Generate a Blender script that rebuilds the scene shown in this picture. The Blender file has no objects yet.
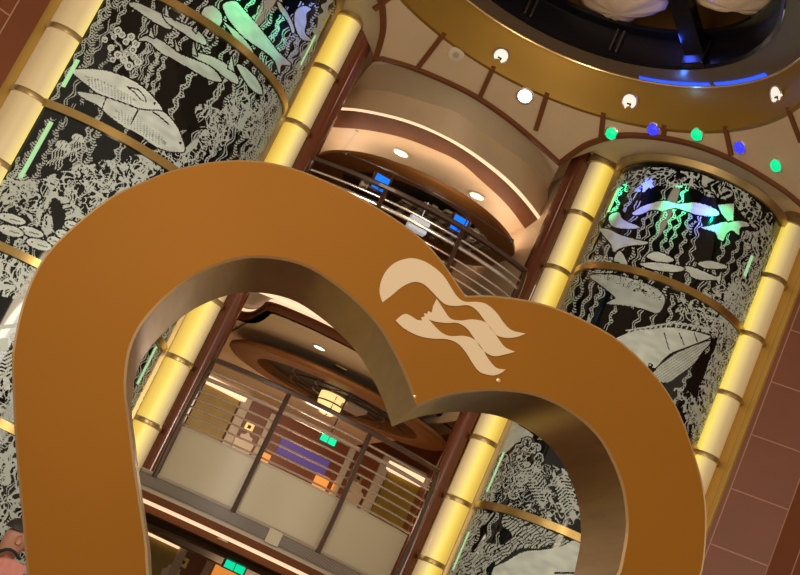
import bpy, math, random
import numpy as np
from mathutils import Vector
from mathutils.geometry import tessellate_polygon
random.seed(7)
rng = np.random.default_rng(11)
C = bpy.context.scene.collection
sc = bpy.context.scene

# ------------------------------------------------------------------ camera
F_PX, ROLL, PITCH = 1396.0, math.radians(24.86), math.radians(15.1)
EYE = np.array([0, 0, 1.6])
FW = np.array([0, math.cos(PITCH), math.sin(PITCH)])
R0 = np.array([1.0, 0, 0]); U0 = np.cross(R0, FW)
RI = math.cos(ROLL)*R0 + math.sin(ROLL)*U0
UP = -math.sin(ROLL)*R0 + math.cos(ROLL)*U0
cam = bpy.data.cameras.new('camera'); cam_o = bpy.data.objects.new('camera', cam); C.objects.link(cam_o)
cam.sensor_width = 36; cam.lens = 36*F_PX/800; cam.clip_start = .05; cam.clip_end = 200
from mathutils import Matrix
M = Matrix(((RI[0], UP[0], -FW[0], 0), (RI[1], UP[1], -FW[1], 0), (RI[2], UP[2], -FW[2], 1.6), (0, 0, 0, 1)))
cam_o.matrix_world = M
sc.camera = cam_o

# ------------------------------------------------------------------ world, lights, exposure
w = bpy.data.worlds.new('world'); sc.world = w; w.use_nodes = True
w.node_tree.nodes['Background'].inputs[0].default_value = (1.0, .80, .58, 1)
w.node_tree.nodes['Background'].inputs[1].default_value = .42
sc.view_settings.view_transform = 'Standard'; sc.view_settings.look = 'None'
sc.view_settings.exposure = 0.28; sc.view_settings.gamma = 1.0; sc.view_settings.use_curve_mapping = False

def lamp(name, kind, loc, energy, col, target=None, size=.3, **kw):
    l = bpy.data.lights.new(name, kind); l.energy = energy; l.color = col
    if kind == 'AREA': l.shape = 'DISK'; l.size = size
    elif kind != 'SUN': l.shadow_soft_size = size
    for k, v in kw.items(): setattr(l, k, v)
    o = bpy.data.objects.new(name, l); C.objects.link(o); o.location = loc
    if target is not None:
        d = Vector(target)-Vector(loc); o.rotation_euler = d.to_track_quat('-Z', 'Y').to_euler()
    return o
WARM = (1.0, .80, .56)
lamp('room_light', 'AREA', (-.3, 14.9, 3.95), 44, WARM, (-.5, 15.6, 2.4), size=1.2)
lamp('room_light', 'POINT', (-.2, 12.3, 3.2), 7, WARM, size=.15)  # fill added to brighten the lower balcony ceiling
lamp('room_light', 'AREA', (-.2, 13.2, 2.0), 12, WARM, (-.3, 14.6, 1.0), size=.9)
lamp('room_light', 'AREA', (.0, 12.2, 5.75), 1.5, WARM, (-.4, 13.6, 6.33), size=.9)
lamp('atrium_light', 'AREA', (.3, 6.0, 7.6), 120, WARM, (.3, 8.5, 0), size=2.5)
lamp('front_fill', 'AREA', (-1.2, -1.5, 4.6), 100, WARM, (.3, 4.5, 2.2), size=2.0)  # unseen fill behind the camera, added for the heart front
lamp('front_fill', 'AREA', (2.5, 5.0, 3.0), 45, (1, .86, .68), (.6, 11.5, 5.4), size=1.6)  # this and the next: unseen fills added to front-light the glass bays
lamp('front_fill', 'AREA', (-1.6, 5.4, 3.2), 50, (1, .92, .80), (-2.6, 10.4, 4.8), size=1.2)

# ------------------------------------------------------------------ pixel <-> place helpers
def ray(x, y): return FW + RI*(x-400)/F_PX - UP*(y-287.5)/F_PX
def on_z(x, y, z):
    d = ray(x, y); return EYE + d*(z-1.6)/d[2]
def on_plane(x, y, P, N):
    d = ray(x, y); return EYE + d*(((np.array(P)-EYE)@N)/(d@N))
def on_y(x, y, Y): return on_plane(x, y, (0, Y, 0), np.array([0, 1.0, 0]))
def project(P):
    v = P-EYE; z = v@FW
    return 400+F_PX*(v@RI)/z, 287.5-F_PX*(v@UP)/z
def vec(a): return np.array(a, dtype=float)
def unit(a): a = vec(a); return a/np.linalg.norm(a)
Z3 = vec((0, 0, 1))

# ------------------------------------------------------------------ mesh builder
class MB:
    def __init__(s): s.v = []; s.f = []; s.m = []
    def add(s, vs, fs, mi=0):
        b = len(s.v); s.v += [tuple(map(float, p)) for p in vs]
        for f in fs: s.f.append(tuple(b+i for i in f)); s.m.append(mi)
    def box(s, c, X, Y, Z, mi=0):      # half-extent vectors
        c, X, Y, Z = map(vec, (c, X, Y, Z))
        vs = [c+a*X+b*Y+d*Z for d in (-1, 1) for a, b in ((-1, -1), (1, -1), (1, 1), (-1, 1))]
        s.add(vs, [(3, 2, 1, 0), (4, 5, 6, 7), (0, 1, 5, 4), (1, 2, 6, 5), (2, 3, 7, 6), (3, 0, 4, 7)], mi)
    def bar(s, a, b, wd, th, up=Z3, mi=0):
        a, b = vec(a), vec(b); d = unit(b-a); x = unit(np.cross(d, up)); y = np.cross(x, d)
        s.box((a+b)/2, d*np.linalg.norm(b-a)/2, x*wd/2, y*th/2, mi)
    def tube(s, pts, r, n=10, closed=False, cap=True, mi=0, ref=Z3):
        pts = [vec(p) for p in pts]; k = len(pts); rings = []
        rr = r if hasattr(r, '__len__') else [r]*k
        for i, p in enumerate(pts):
            if closed: t = pts[(i+1) % k]-pts[i-1]
            else: t = pts[min(i+1, k-1)]-pts[max(i-1, 0)]
            t = unit(t); rf = ref if abs(t@ref) < .95 else vec((1, 0, 0))
            x = unit(np.cross(t, rf)); y = np.cross(t, x)
            rings.append([p+rr[i]*(math.cos(2*math.pi*j/n)*x+math.sin(2*math.pi*j/n)*y) for j in range(n)])
        vs = [q for g in rings for q in g]; fs = []
        for i in range(k if closed else k-1):
            i2 = (i+1) % k
            for j in range(n): fs.append((i*n+j, i*n+(j+1) % n, i2*n+(j+1) % n, i2*n+j))
        if cap and not closed: fs += [tuple(range(n))[::-1], tuple((k-1)*n+j for j in range(n))]
        s.add(vs, fs, mi)
    def lathe(s, c, prof, n=32, a0=0, a1=2*math.pi, axis=None, mi=0, sx=1, sy=1):   # prof: (r, h)
        c = vec(c); X, Y, Z = (vec((1, 0, 0)), vec((0, 1, 0)), Z3) if axis is None else axis
        full = abs(a1-a0-2*math.pi) < 1e-6; m = n if full else n+1
        vs = [c+r*(math.cos(a0+(a1-a0)*j/n)*X*sx+math.sin(a0+(a1-a0)*j/n)*Y*sy)+h*Z for r, h in prof for j in range(m)]
        fs = []
        for i in range(len(prof)-1):
            for j in range(n):
                j2 = (j+1) % m; fs.append((i*m+j, i*m+j2, (i+1)*m+j2, (i+1)*m+j))
        s.add(vs, fs, mi)
    def loft(s, A, B, mi=0):           # quads between two polylines
        k = len(A); s.add(list(A)+list(B), [(i, i+1, k+i+1, k+i) for i in range(k-1)], mi)
    def sweep(s, curve, prof, closed=False, mi=0):   # plan curve swept with (out, up) section; out is right of travel
        k = len(curve); cv = [vec(p) for p in curve]; vs = []; q = len(prof)
        for i, p in enumerate(cv):
            t = (cv[(i+1) % k]-cv[i-1]) if closed else cv[min(i+1, k-1)]-cv[max(i-1, 0)]
            t = unit((t[0], t[1], 0)); o = vec((t[1], -t[0], 0))
            vs += [p+o*a+Z3*b for a, b in prof]
        fs = []
        for i in range(k if closed else k-1):
            i2 = (i+1) % k
            for j in range(q): fs.append((i*q+j, i2*q+j, i2*q+(j+1) % q, i*q+(j+1) % q))
        if not closed: fs += [tuple(range(q)), tuple((k-1)*q+j for j in range(q))[::-1]]
        s.add(vs, fs, mi)
    def prism(s, poly, O, X, Y, N, th, mi=0):       # poly in 2D on plane O,X,Y; extruded along N by th
        O, X, Y, N = map(vec, (O, X, Y, N)); k = len(poly)
        tri = tessellate_polygon([[Vector((a, b, 0)) for a, b in poly]])
        f = [O+a*X+b*Y+N*th for a, b in poly]; g = [O+a*X+b*Y for a, b in poly]
        ar = sum(poly[i][0]*poly[(i+1) % k][1]-poly[(i+1) % k][0]*poly[i][1] for i in range(k))
        fs = []
        for t in tri:
            fs.append(tuple(t)); fs.append(tuple(k+i for i in t[::-1]))
        for i in range(k): fs.append((i, (i+1) % k, k+(i+1) % k, k+i))
        s.add(f+g, fs, mi)
    def build(s, name, mat, parent=None, smooth=False, bevel=0, weld=True):
        me = bpy.data.meshes.new(name); me.from_pydata(s.v, [], s.f)
        for mm in (mat if isinstance(mat, (list, tuple)) else [mat]): me.materials.append(mm)
        me.polygons.foreach_set('material_index', s.m)
        import bmesh
        bm = bmesh.new(); bm.from_mesh(me)
        if weld: bmesh.ops.remove_doubles(bm, verts=bm.verts, dist=1e-5)
        bmesh.ops.recalc_face_normals(bm, faces=bm.faces); bm.to_mesh(me); bm.free()
        if smooth:
            me.polygons.foreach_set('use_smooth', [True]*len(me.polygons))
            try: me.set_sharp_from_angle(angle=math.radians(35))
            except Exception: pass
        me.update()
        o = bpy.data.objects.new(name, me); C.objects.link(o)
        if parent is not None:
            o.parent = parent; o.matrix_parent_inverse = Matrix.Translation(-Vector(parent.location))
        if bevel:
            b = o.modifiers.new('bevel', 'BEVEL'); b.width = bevel; b.segments = 2; b.limit_method = 'ANGLE'
        return o
def thing(name, loc, label, cat, group=None):
    o = bpy.data.objects.new(name, None); C.objects.link(o); o.location = tuple(map(float, loc)); o.empty_display_size = .1
    o['label'] = label; o['category'] = cat
    if group: o['group'] = group
    return o
def tag(o, label, cat, group=None):
    o['label'] = label; o['category'] = cat
    if group: o['group'] = group
    return o
def st(o): o['kind'] = 'structure'; return o
def plabel(o, t): o['label'] = t; return o

# ------------------------------------------------------------------ materials
def mat(name, col, rough=.5, metal=0, emis=None, es=0, noise=0, nscale=8, coat=0, bump=0, trans=0, alpha=1, stretch=None, spec=.5):
    m = bpy.data.materials.new(name); m.use_nodes = True; nt = m.node_tree; b = nt.nodes['Principled BSDF']
    b.inputs['Base Color'].default_value = (*col, 1); b.inputs['Roughness'].default_value = rough
    b.inputs['Metallic'].default_value = metal; b.inputs['Coat Weight'].default_value = coat
    b.inputs['Specular IOR Level'].default_value = spec
    b.inputs['Transmission Weight'].default_value = trans; b.inputs['Alpha'].default_value = alpha
    if emis: b.inputs['Emission Color'].default_value = (*emis, 1); b.inputs['Emission Strength'].default_value = es
    if noise or bump:
        tc = nt.nodes.new('ShaderNodeTexCoord'); mp = nt.nodes.new('ShaderNodeMapping')
        if stretch: mp.inputs['Scale'].default_value = stretch
        nz = nt.nodes.new('ShaderNodeTexNoise'); nz.inputs['Scale'].default_value = nscale; nz.inputs['Detail'].default_value = 5
        nt.links.new(tc.outputs['Object'], mp.inputs[0]); nt.links.new(mp.outputs[0], nz.inputs['Vector'])
        if noise:
            rp = nt.nodes.new('ShaderNodeMapRange'); rp.inputs[1].default_value = .3; rp.inputs[2].default_value = .7
            rp.inputs[3].default_value = 1-noise; rp.inputs[4].default_value = 1+noise
            mx = nt.nodes.new('ShaderNodeVectorMath'); mx.operation = 'SCALE'; mx.inputs[0].default_value = col
            nt.links.new(nz.outputs[0], rp.inputs[0]); nt.links.new(rp.outputs[0], mx.inputs['Scale'])
            nt.links.new(mx.outputs[0], b.inputs['Base Color'])
        if bump:
            bp = nt.nodes.new('ShaderNodeBump'); bp.inputs['Strength'].default_value = bump; bp.inputs['Distance'].default_value = .01
            nt.links.new(nz.outputs[0], bp.inputs['Height']); nt.links.new(bp.outputs[0], b.inputs['Normal'])
    return m
GOLDPAINT = mat('gold_paint', (.37, .152, .010), .5, .25, noise=.05, nscale=1.2, coat=.0, spec=.25)
RIM = mat('brushed_bronze', (.50, .34, .20), .3, .85, noise=.12, nscale=3, bump=.05, stretch=(1, 1, 14))
EDGE = mat('polished_edge', (.85, .62, .34), .25, .7)
LOGO = mat('cream_decal', (1.0, .84, .62), .5)
BRASS = mat('brass', (.55, .38, .14), .28, .9, noise=.1, nscale=5)
BRASSD = mat('aged_brass', (.50, .36, .16), .35, .7, noise=.12, nscale=6)
GLASSK = mat('black_glass', (.004, .006, .007), .06, 0, spec=.5)
CREAM = mat('cream_ceiling_paint', (.62, .46, .29), .55, noise=.04, nscale=3)
CREAMC = mat('cream_cornice_paint', (.50, .40, .27), .45, noise=.03, nscale=3)
BROWN = mat('brown_trim', (.17, .058, .018), .6, noise=.1, nscale=5, spec=.2)
WOOD = mat('mahogany', (.16, .042, .018), .22, .1, noise=.22, nscale=3, coat=.4, stretch=(1, 1, .2))
WOODD = mat('dark_rail_wood', (.07, .028, .014), .3, noise=.2, nscale=6, coat=.3)
WALLR = mat('red_brown_wall', (.25, .085, .048), .45, noise=.06, nscale=2, coat=.1)
WALLD = mat('dark_red_brown_wall', (.20, .052, .012), .45, noise=.08, nscale=2)
SEAM = mat('pale_seam', (.50, .27, .17), .4)
GOLDR = mat('ring_gold_paint', (.33, .185, .025), .4, .4, noise=.05, nscale=1.5, spec=.3)
DARKB = mat('dark_bronze', (.10, .075, .06), .28, .7)
BLACK = mat('black_metal', (.006, .006, .009), .25, .3)
YSTRIP = mat('gold_channel', (.60, .38, .09), .4, .2)
CHROME = mat('chrome', (.85, .74, .66), .25, .75)
PANELW = mat('frosted_white_panel', (.60, .53, .37), .35, noise=.03, nscale=2)
WHITE = mat('off_white', (.55, .47, .36), .5)
MESHG = mat('perforated_metal', (.07, .06, .07), .4, .5)
FROST = mat('frosted_glass', (.62, .48, .33), .35, 0, noise=.08, nscale=4)
YPANEL = mat('ochre_panel', (.30, .20, .025), .5, noise=.15, nscale=6)
DISC = mat('bronze_disc', (.25, .095, .020), .4, .2, noise=.08, nscale=3)
DARKHOLE = mat('dark_recess', (.03, .02, .015), .5)
SKIN = mat('skin', (.50, .25, .17), .55, noise=.06, nscale=20)
HAIR = mat('dark_hair', (.03, .02, .015), .6, noise=.3, nscale=60)
SHIRT = mat('pink_fabric', (.62, .25, .21), .8, noise=.08, nscale=30)
NAVY = mat('dark_fabric', (.02, .02, .03), .8)
FLOORM = mat('marble_floor', (.35, .24, .15), .25, noise=.25, nscale=2)
def em(name, col, s): return mat(name, (min(1, col[0]*.8), min(1, col[1]*.8), min(1, col[2]*.8)), .5, emis=col, es=s)
LWARM = em('warm_lamp', (1, .80, .50), 4.0)
LCOVE = em('cove_strip', (1, .66, .42), .85)
LHID = em('hidden_strip', (1, .80, .60), 12.0)
LWHITE = em('white_lamp', (.9, .97, 1), 6.0)
LSPOT = em('dish_lamp', (1, .95, .85), .55)
LGREEN = mat('green_lamp', (.0, .3, .12), .2, emis=(.0, .75, .28), es=.9)
LBLUE = mat('blue_lamp', (.0, .0, .3), .2, emis=(.05, .05, .85), es=.9)
EXITG = em('exit_green', (.0, .62, .30), 1.0)
BLUES = em('blue_glint', (.0, .15, .95), 1.0)
LYEL = em('yellow_lamp', (1, .70, .28), .85)
VIOLET = em('violet_glow', (.09, .05, .22), .5)
ORANGE = em('orange_glow', (.9, .32, .06), .6)
STRIPG = em('pale_green_reflection', (.30, .55, .28), .8)

# heart / bay / atrium frame
G = vec((.324, 9.81, 0))                       # centre of the round ceiling opening
BC = vec((-.434, 13.54, 0))                    # centre of the bowed balconies
AX = math.radians(101.5)                       # bearing of the balcony axis seen from G
UB = vec((.976, .218, 0)); NB = vec((.218, -.976, 0))   # along / out of the balcony wall
def arc(c, r, a0, a1, n, z=0): return [vec((c[0]+r*math.cos(a0+(a1-a0)*i/n), c[1]+r*math.sin(a0+(a1-a0)*i/n), z)) for i in range(n+1)]
rad = math.radians

# ================================================================== STRUCTURE
m = MB(); m.box((0, 8, -.05), (9, 0, 0), (0, 11, 0), (0, 0, .05)); st(m.build('floor', FLOORM))

# sloping ceiling cone with brown trims
SL = .85
def cone_z(x, y): return 7.0-SL*(math.hypot(x-G[0], y-G[1])-1.9)
def on_cone(px, py):
    r = ray(px, py); ts = np.linspace(8, 16, 1601)
    v = EYE[2]+r[2]*ts-(7.0-SL*(np.hypot(r[0]*ts-G[0], r[1]*ts-G[1])-1.9))
    k = np.where(v[:-1]*v[1:] < 0)[0][-1]
    return EYE+r*(ts[k]-v[k]*(ts[k+1]-ts[k])/(v[k+1]-v[k]))
def smooth_curve(P, n=6):
    P = [vec(p) for p in P]; out = []
    for i in range(len(P)-1):
        p0 = P[max(i-1, 0)]; p1 = P[i]; p2 = P[i+1]; p3 = P[min(i+2, len(P)-1)]
        for k in range(n):
            t = k/n; out.append(.5*((2*p1)+(-p0+p2)*t+(2*p0-5*p1+4*p2-p3)*t*t+(-p0+3*p1-3*p2+p3)*t**3))
    out.append(P[-1]); return out
tB = [on_cone(*p) for p in [(378, 57), (415, 68), (465, 90), (500, 112), (530, 136), (560, 163)]]
tC = [on_cone(*p) for p in [(560, 163), (573, 153), (590, 143), (620, 135), (660, 137), (700, 146), (740, 163), (780, 187), (800, 203)]]
def polar(p): return math.hypot(p[0]-G[0], p[1]-G[1]), math.atan2(p[1]-G[1], p[0]-G[0])
def from_polar(r, a): x = G[0]+r*math.cos(a); y = G[1]+r*math.sin(a); return vec((x, y, cone_z(x, y)))
rightarm = smooth_curve(tC) + [from_polar(2.62, rad(14-3*i)) for i in range(20)]
mid = smooth_curve(tB)
aL, aR = polar(tB[0])[1], polar(tB[-1])[1]
leftarm = []
for p in rightarm:
    r, a = polar(p); leftarm.append(from_polar(r, aL+(aR-a)))
trimline = leftarm[::-1] + mid[1:-1] + rightarm       # left to right
inner = [from_polar(1.9, polar(p)[1]) for p in trimline]
m = MB()
m.loft(inner, trimline)
m.lathe((G[0], G[1], 0), [(1.9, 7.0), (2.62, 7.0-SL*.72)], 24, polar(rightarm[-1])[1], polar(trimline[0])[1])
st(m.build('ceiling', CREAM, smooth=False))
def strip_on(curve, wd, th, mi=0, mb=None):           # flat moulding lying under a surface
    mb.sweep(curve, [(-wd/2, -th), (wd/2, -th), (wd/2, .01), (-wd/2, .01)], mi=mi)
m = MB(); strip_on(trimline, .05, .025, mb=m); st(m.build('trim_1', BROWN))
k = 2
spoke_px = [((382, 0), (374, 9)), ((444, 33), (418, 67)), ((494, 66), (480, 97)), ((545, 99), (536, 130)), ((604, 113), (601, 140)), ((665, 121), (664, 137)), ((725, 122), (732, 155)), ((790, 110), (802, 142))]
for a, b in spoke_px:
    A_, B_ = on_cone(*a), on_cone(*b); A_ = from_polar(1.89, polar(A_)[1])
    m = MB(); d = unit(B_-A_); sd = unit(np.cross(d, Z3)); nn = np.cross(sd, d)
    m.box((A_+B_)/2-nn*.008, d*np.linalg.norm(B_-A_)/2, sd*.022, nn*.012); st(m.build('trim_%d' % k, BROWN)); k += 1

# cornice from the trim line out to the walls and shafts
def off(curve, d, dz):
    out = []
    for i, p in enumerate(curve):
        t = curve[min(i+1, len(curve)-1)]-curve[max(i-1, 0)]; t = unit((t[0], t[1], 0)); o = vec((-t[1], t[0], 0))
        out.append(p+o*d+Z3*dz)
    return out
RB = (2.20, 12.05, .80); LB = (-2.70, 11.38, 1.14)
m = MB()
# over shafts: soffit running back level with the tube tops
for arm, (cx, cy, r) in ((rightarm, RB), (leftarm, LB)):
    a = [p for p in arm]; b = []
    for i_, p in enumerate(a):
        ang_ = math.degrees(polar(rightarm[i_])[1]); w_ = min(1, max(0, (ang_-2)/22)); ou = unit((p[0]-G[0], p[1]-G[1], 0))
        b.append(vec((cx+(p[0]-cx)*.45, cy+(p[1]-cy)*.45, 6.822))*w_+vec((*(p+ou*1.0)[:2], 6.822))*(1-w_))
    mid_ = [vec((*(p*.7+q*.3)[:2], 6.84)) for p, q in zip(a, b)]
    m.loft(a, mid_); m.loft(mid_, b)
st(m.build('trim_20', CREAMC, smooth=True))
m = MB(); m.lathe((G[0], G[1], 0), [(1.97, 7.03), (7.5, 7.03), (7.5, 7.08), (1.97, 7.08), (1.97, 7.03)], 64); st(m.build('ceiling_outer', CREAM))
# over the balcony: cream cornice, cove, fascia, lit strip, brown arch
def pcurve(pts, z, n=5): return smooth_curve([on_z(x, y, z) for x, y in pts], n)
cB = [(378, 57), (415, 68), (465, 90), (500, 112), (530, 136), (560, 163)]
cove_lo = [(352, 88), (390, 92), (433, 104.5), (457.8, 113), (484, 132.5), (505, 147.4), (526, 163), (548, 190)]
lit_top = [(332, 107), (360, 109), (400, 117.6), (433, 130), (470, 150), (506.8, 178), (530, 203), (548, 228)]
lit_bot = [(332, 112), (360, 114), (400, 123), (438.5, 137.8), (470, 157), (500, 181), (525, 207), (544, 233)]
br_bot = [(328.7, 127), (362, 129.5), (400, 137), (435, 150), (459.5, 162), (480.5, 180), (508, 206), (533, 240)]
def resample(P, n):
    P = [vec(p) for p in P]; L = [0]
    for a, b in zip(P, P[1:]): L.append(L[-1]+np.linalg.norm(b-a))
    out = []; j = 0
    for i in range(n):
        s = L[-1]*i/(n-1)
        while j < len(P)-2 and L[j+1] < s: j += 1
        t = (s-L[j])/max(1e-9, L[j+1]-L[j]); out.append(P[j]+(P[j+1]-P[j])*min(1, t))
    return out
A1 = resample(mid, 40)
A2 = resample(pcurve(cove_lo, 6.62), 40)
A3 = resample(pcurve(lit_top, 6.37), 40)
A4 = resample(pcurve(lit_bot, 6.33), 40)
A4 = [p*.45+q*.55 for p, q in zip(A3, A4)]
A5 = resample(pcurve(br_bot, 6.30), 40)
A15 = [p*.45+q*.55+Z3*.03 for p, q in zip(A1, A2)]
m = MB(); m.loft(A1, A15); m.loft(A15, A2); st(m.build('trim_21', CREAMC, smooth=True))
m = MB(); m.loft(A2, A3); st(m.build('trim_22', CREAM, smooth=True))
m = MB(); m.loft(A4, A5); m.loft(A5, [p+Z3*.05 for p in A5]); st(m.build('trim_23', BROWN, smooth=True))
m = MB(); m.loft(A3, A4); o = m.build('cove_light', LCOVE); tag(o, 'thin lit cove strip curving above the brown arch over the upper balcony', 'cove light')
# ceilings of the balcony rooms
def room_ceiling(front, z, depth=5.3):
    m = MB(); back = [p+(-NB)*depth for p in front]
    f2 = [vec((p[0], p[1], z)) for p in front]; b2 = [vec((p[0]*1.0, p[1], z)) for p in back]
    m.loft(f2, b2); return m
m = room_ceiling(A5, 6.335)
m.box(BC+Z3*6.36+(-NB)*1.2, UB*4.5, NB*2.6, Z3*.02) if False else None
st(m.build('ceiling_upper_balcony', CREAM))
m = MB(); strip_on([on_z(330+12*i, 157-5.6*i, 6.33) for i in range(2)]+[on_z(357, 131, 6.33)], .03, .006, mb=m); st(m.build('trim_24', CREAMC))

# side walls with pale seams
def wallseg(name, P0, P1, z0, z1, matl, seams_v, seams_h, side):
    P0, P1 = vec((*P0, 0)), vec((*P1, 0)); d = unit(P1-P0); n = vec((d[1], -d[0], 0))*side; L = np.linalg.norm(P1-P0)
    m = MB(); m.box((P0+P1)/2-n*.05+Z3*(z0+z1)/2, d*L/2, n*.05, Z3*(z1-z0)/2)
    for s in seams_v: m.box(P0+d*s+n*.0005+Z3*(z0+z1)/2, d*.005, n*.0015, Z3*(z1-z0)/2, 1)
    for zz, s0, s1 in seams_h: m.box(P0+d*(s0+s1)/2+n*.0005+Z3*zz, d*(s1-s0)/2, n*.0015, Z3*.005, 1)
    return st(m.build(name, [matl, SEAM]))
W0 = vec((3.19, 11.64, 0)); dw = vec((math.sin(rad(110)), math.cos(rad(110)), 0))
def wat(s): p = W0+dw*s; return (p[0], p[1])
sh = [4.86+.51*i for i in range(-9, 5)]
wallseg('wall_right', wat(0), wat(.60), 0, 7.2, WALLR, [.10], [(z, .10, .6) for z in sh], 1)
W1 = W0+dw*.60; d2 = vec((math.sin(rad(135)), math.cos(rad(135)), 0)); W2 = W1+d2*2.2
wallseg('wall_right_side', (W1[0], W1[1]), (W2[0], W2[1]), 0, 7.2, WALLD, [.005, .22, 1.2], [], 1)
WL = vec((-3.37, 10.15, 0)); dl = unit((-.80, -.60, 0)); WL1 = WL+dl*1.6
o = wallseg('wall_left', (WL[0], WL[1]), (WL1[0], WL1[1]), 0, 7.2, WALLD, [.21, .70], [(z, .21, .7) for z in [4.95+.51*i for i in range(-9, 5)]], -1)

# ================================================================== ETCHED GLASS BAYS
def poly_mask(X, Y, P):
    P = np.array(P, float); inside = np.zeros(X.shape, bool)
    bb = (X > P[:, 0].min()) & (X < P[:, 0].max()) & (Y > P[:, 1].min()) & (Y < P[:, 1].max())
    if not bb.any(): return inside
    x, y = X[bb], Y[bb]; r = np.zeros(x.shape, bool); j = len(P)-1
    for i in range(len(P)):
        c = (P[i, 1] > y) != (P[j, 1] > y)
        with np.errstate(divide='ignore', invalid='ignore'):
            xi = (P[j, 0]-P[i, 0])*(y-P[i, 1])/(P[j, 1]-P[i, 1])+P[i, 0]
        r ^= c & (x < xi); j = i
    inside[bb] = r; return inside
def smooth_poly(P, n=4):
    P = [np.array(p, float) for p in P]; k = len(P); out = []
    for i in range(k):
        p0, p1, p2, p3 = P[i-1], P[i], P[(i+1) % k], P[(i+2) % k]
        for q in range(n):
            t = q/n; out.append(.5*((2*p1)+(-p0+p2)*t+(2*p0-5*p1+4*p2-p3)*t*t+(-p0+3*p1-3*p2+p3)*t**3))
    return np.array(out)
def seg_dist(X, Y, path):
    best = np.full(X.shape, 1e9); along = np.zeros(X.shape); side = np.zeros(X.shape); acc = 0
    for (ax, ay), (bx, by) in zip(path, path[1:]):
        L = math.hypot(bx-ax, by-ay); ux, uy = (bx-ax)/L, (by-ay)/L
        t = np.clip((X-ax)*ux+(Y-ay)*uy, 0, L); dx = X-ax-t*ux; dy = Y-ay-t*uy; d = np.hypot(dx, dy)
        b = d < best; best[b] = d[b]; along[b] = acc+t[b]; side[b] = (dx*uy-dy*ux)[b]; acc += L
    return best, along, side
NT = rng.random((256, 256))
def vnoise(x, y):
    xi = np.floor(x).astype(int); yi = np.floor(y).astype(int); fx = x-xi; fy = y-yi
    fx = fx*fx*(3-2*fx); fy = fy*fy*(3-2*fy); g = lambda a, b: NT[a % 256, b % 256]
    return (g(xi, yi)*(1-fx)+g(xi+1, yi)*fx)*(1-fy)+(g(xi, yi+1)*(1-fx)+g(xi+1, yi+1)*fx)*fy
def squiggle(S, Zc, sc=22., th=.10, seed=0):
    sc = sc*1.35; th = th*.62
    wx = vnoise(S*sc*.6+seed, Zc*sc*.6)*2.2; wy = vnoise(S*sc*.6+40+seed, Zc*sc*.6+9)*2.2
    n = vnoise(S*sc+wx+seed*3, Zc*sc+wy)
    n2 = vnoise(S*sc*1.4+wy+70, Zc*sc*1.4+wx+seed)
    return (np.abs(n-.5) < th) | (np.abs(n2-.5) < th*.7)
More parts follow.
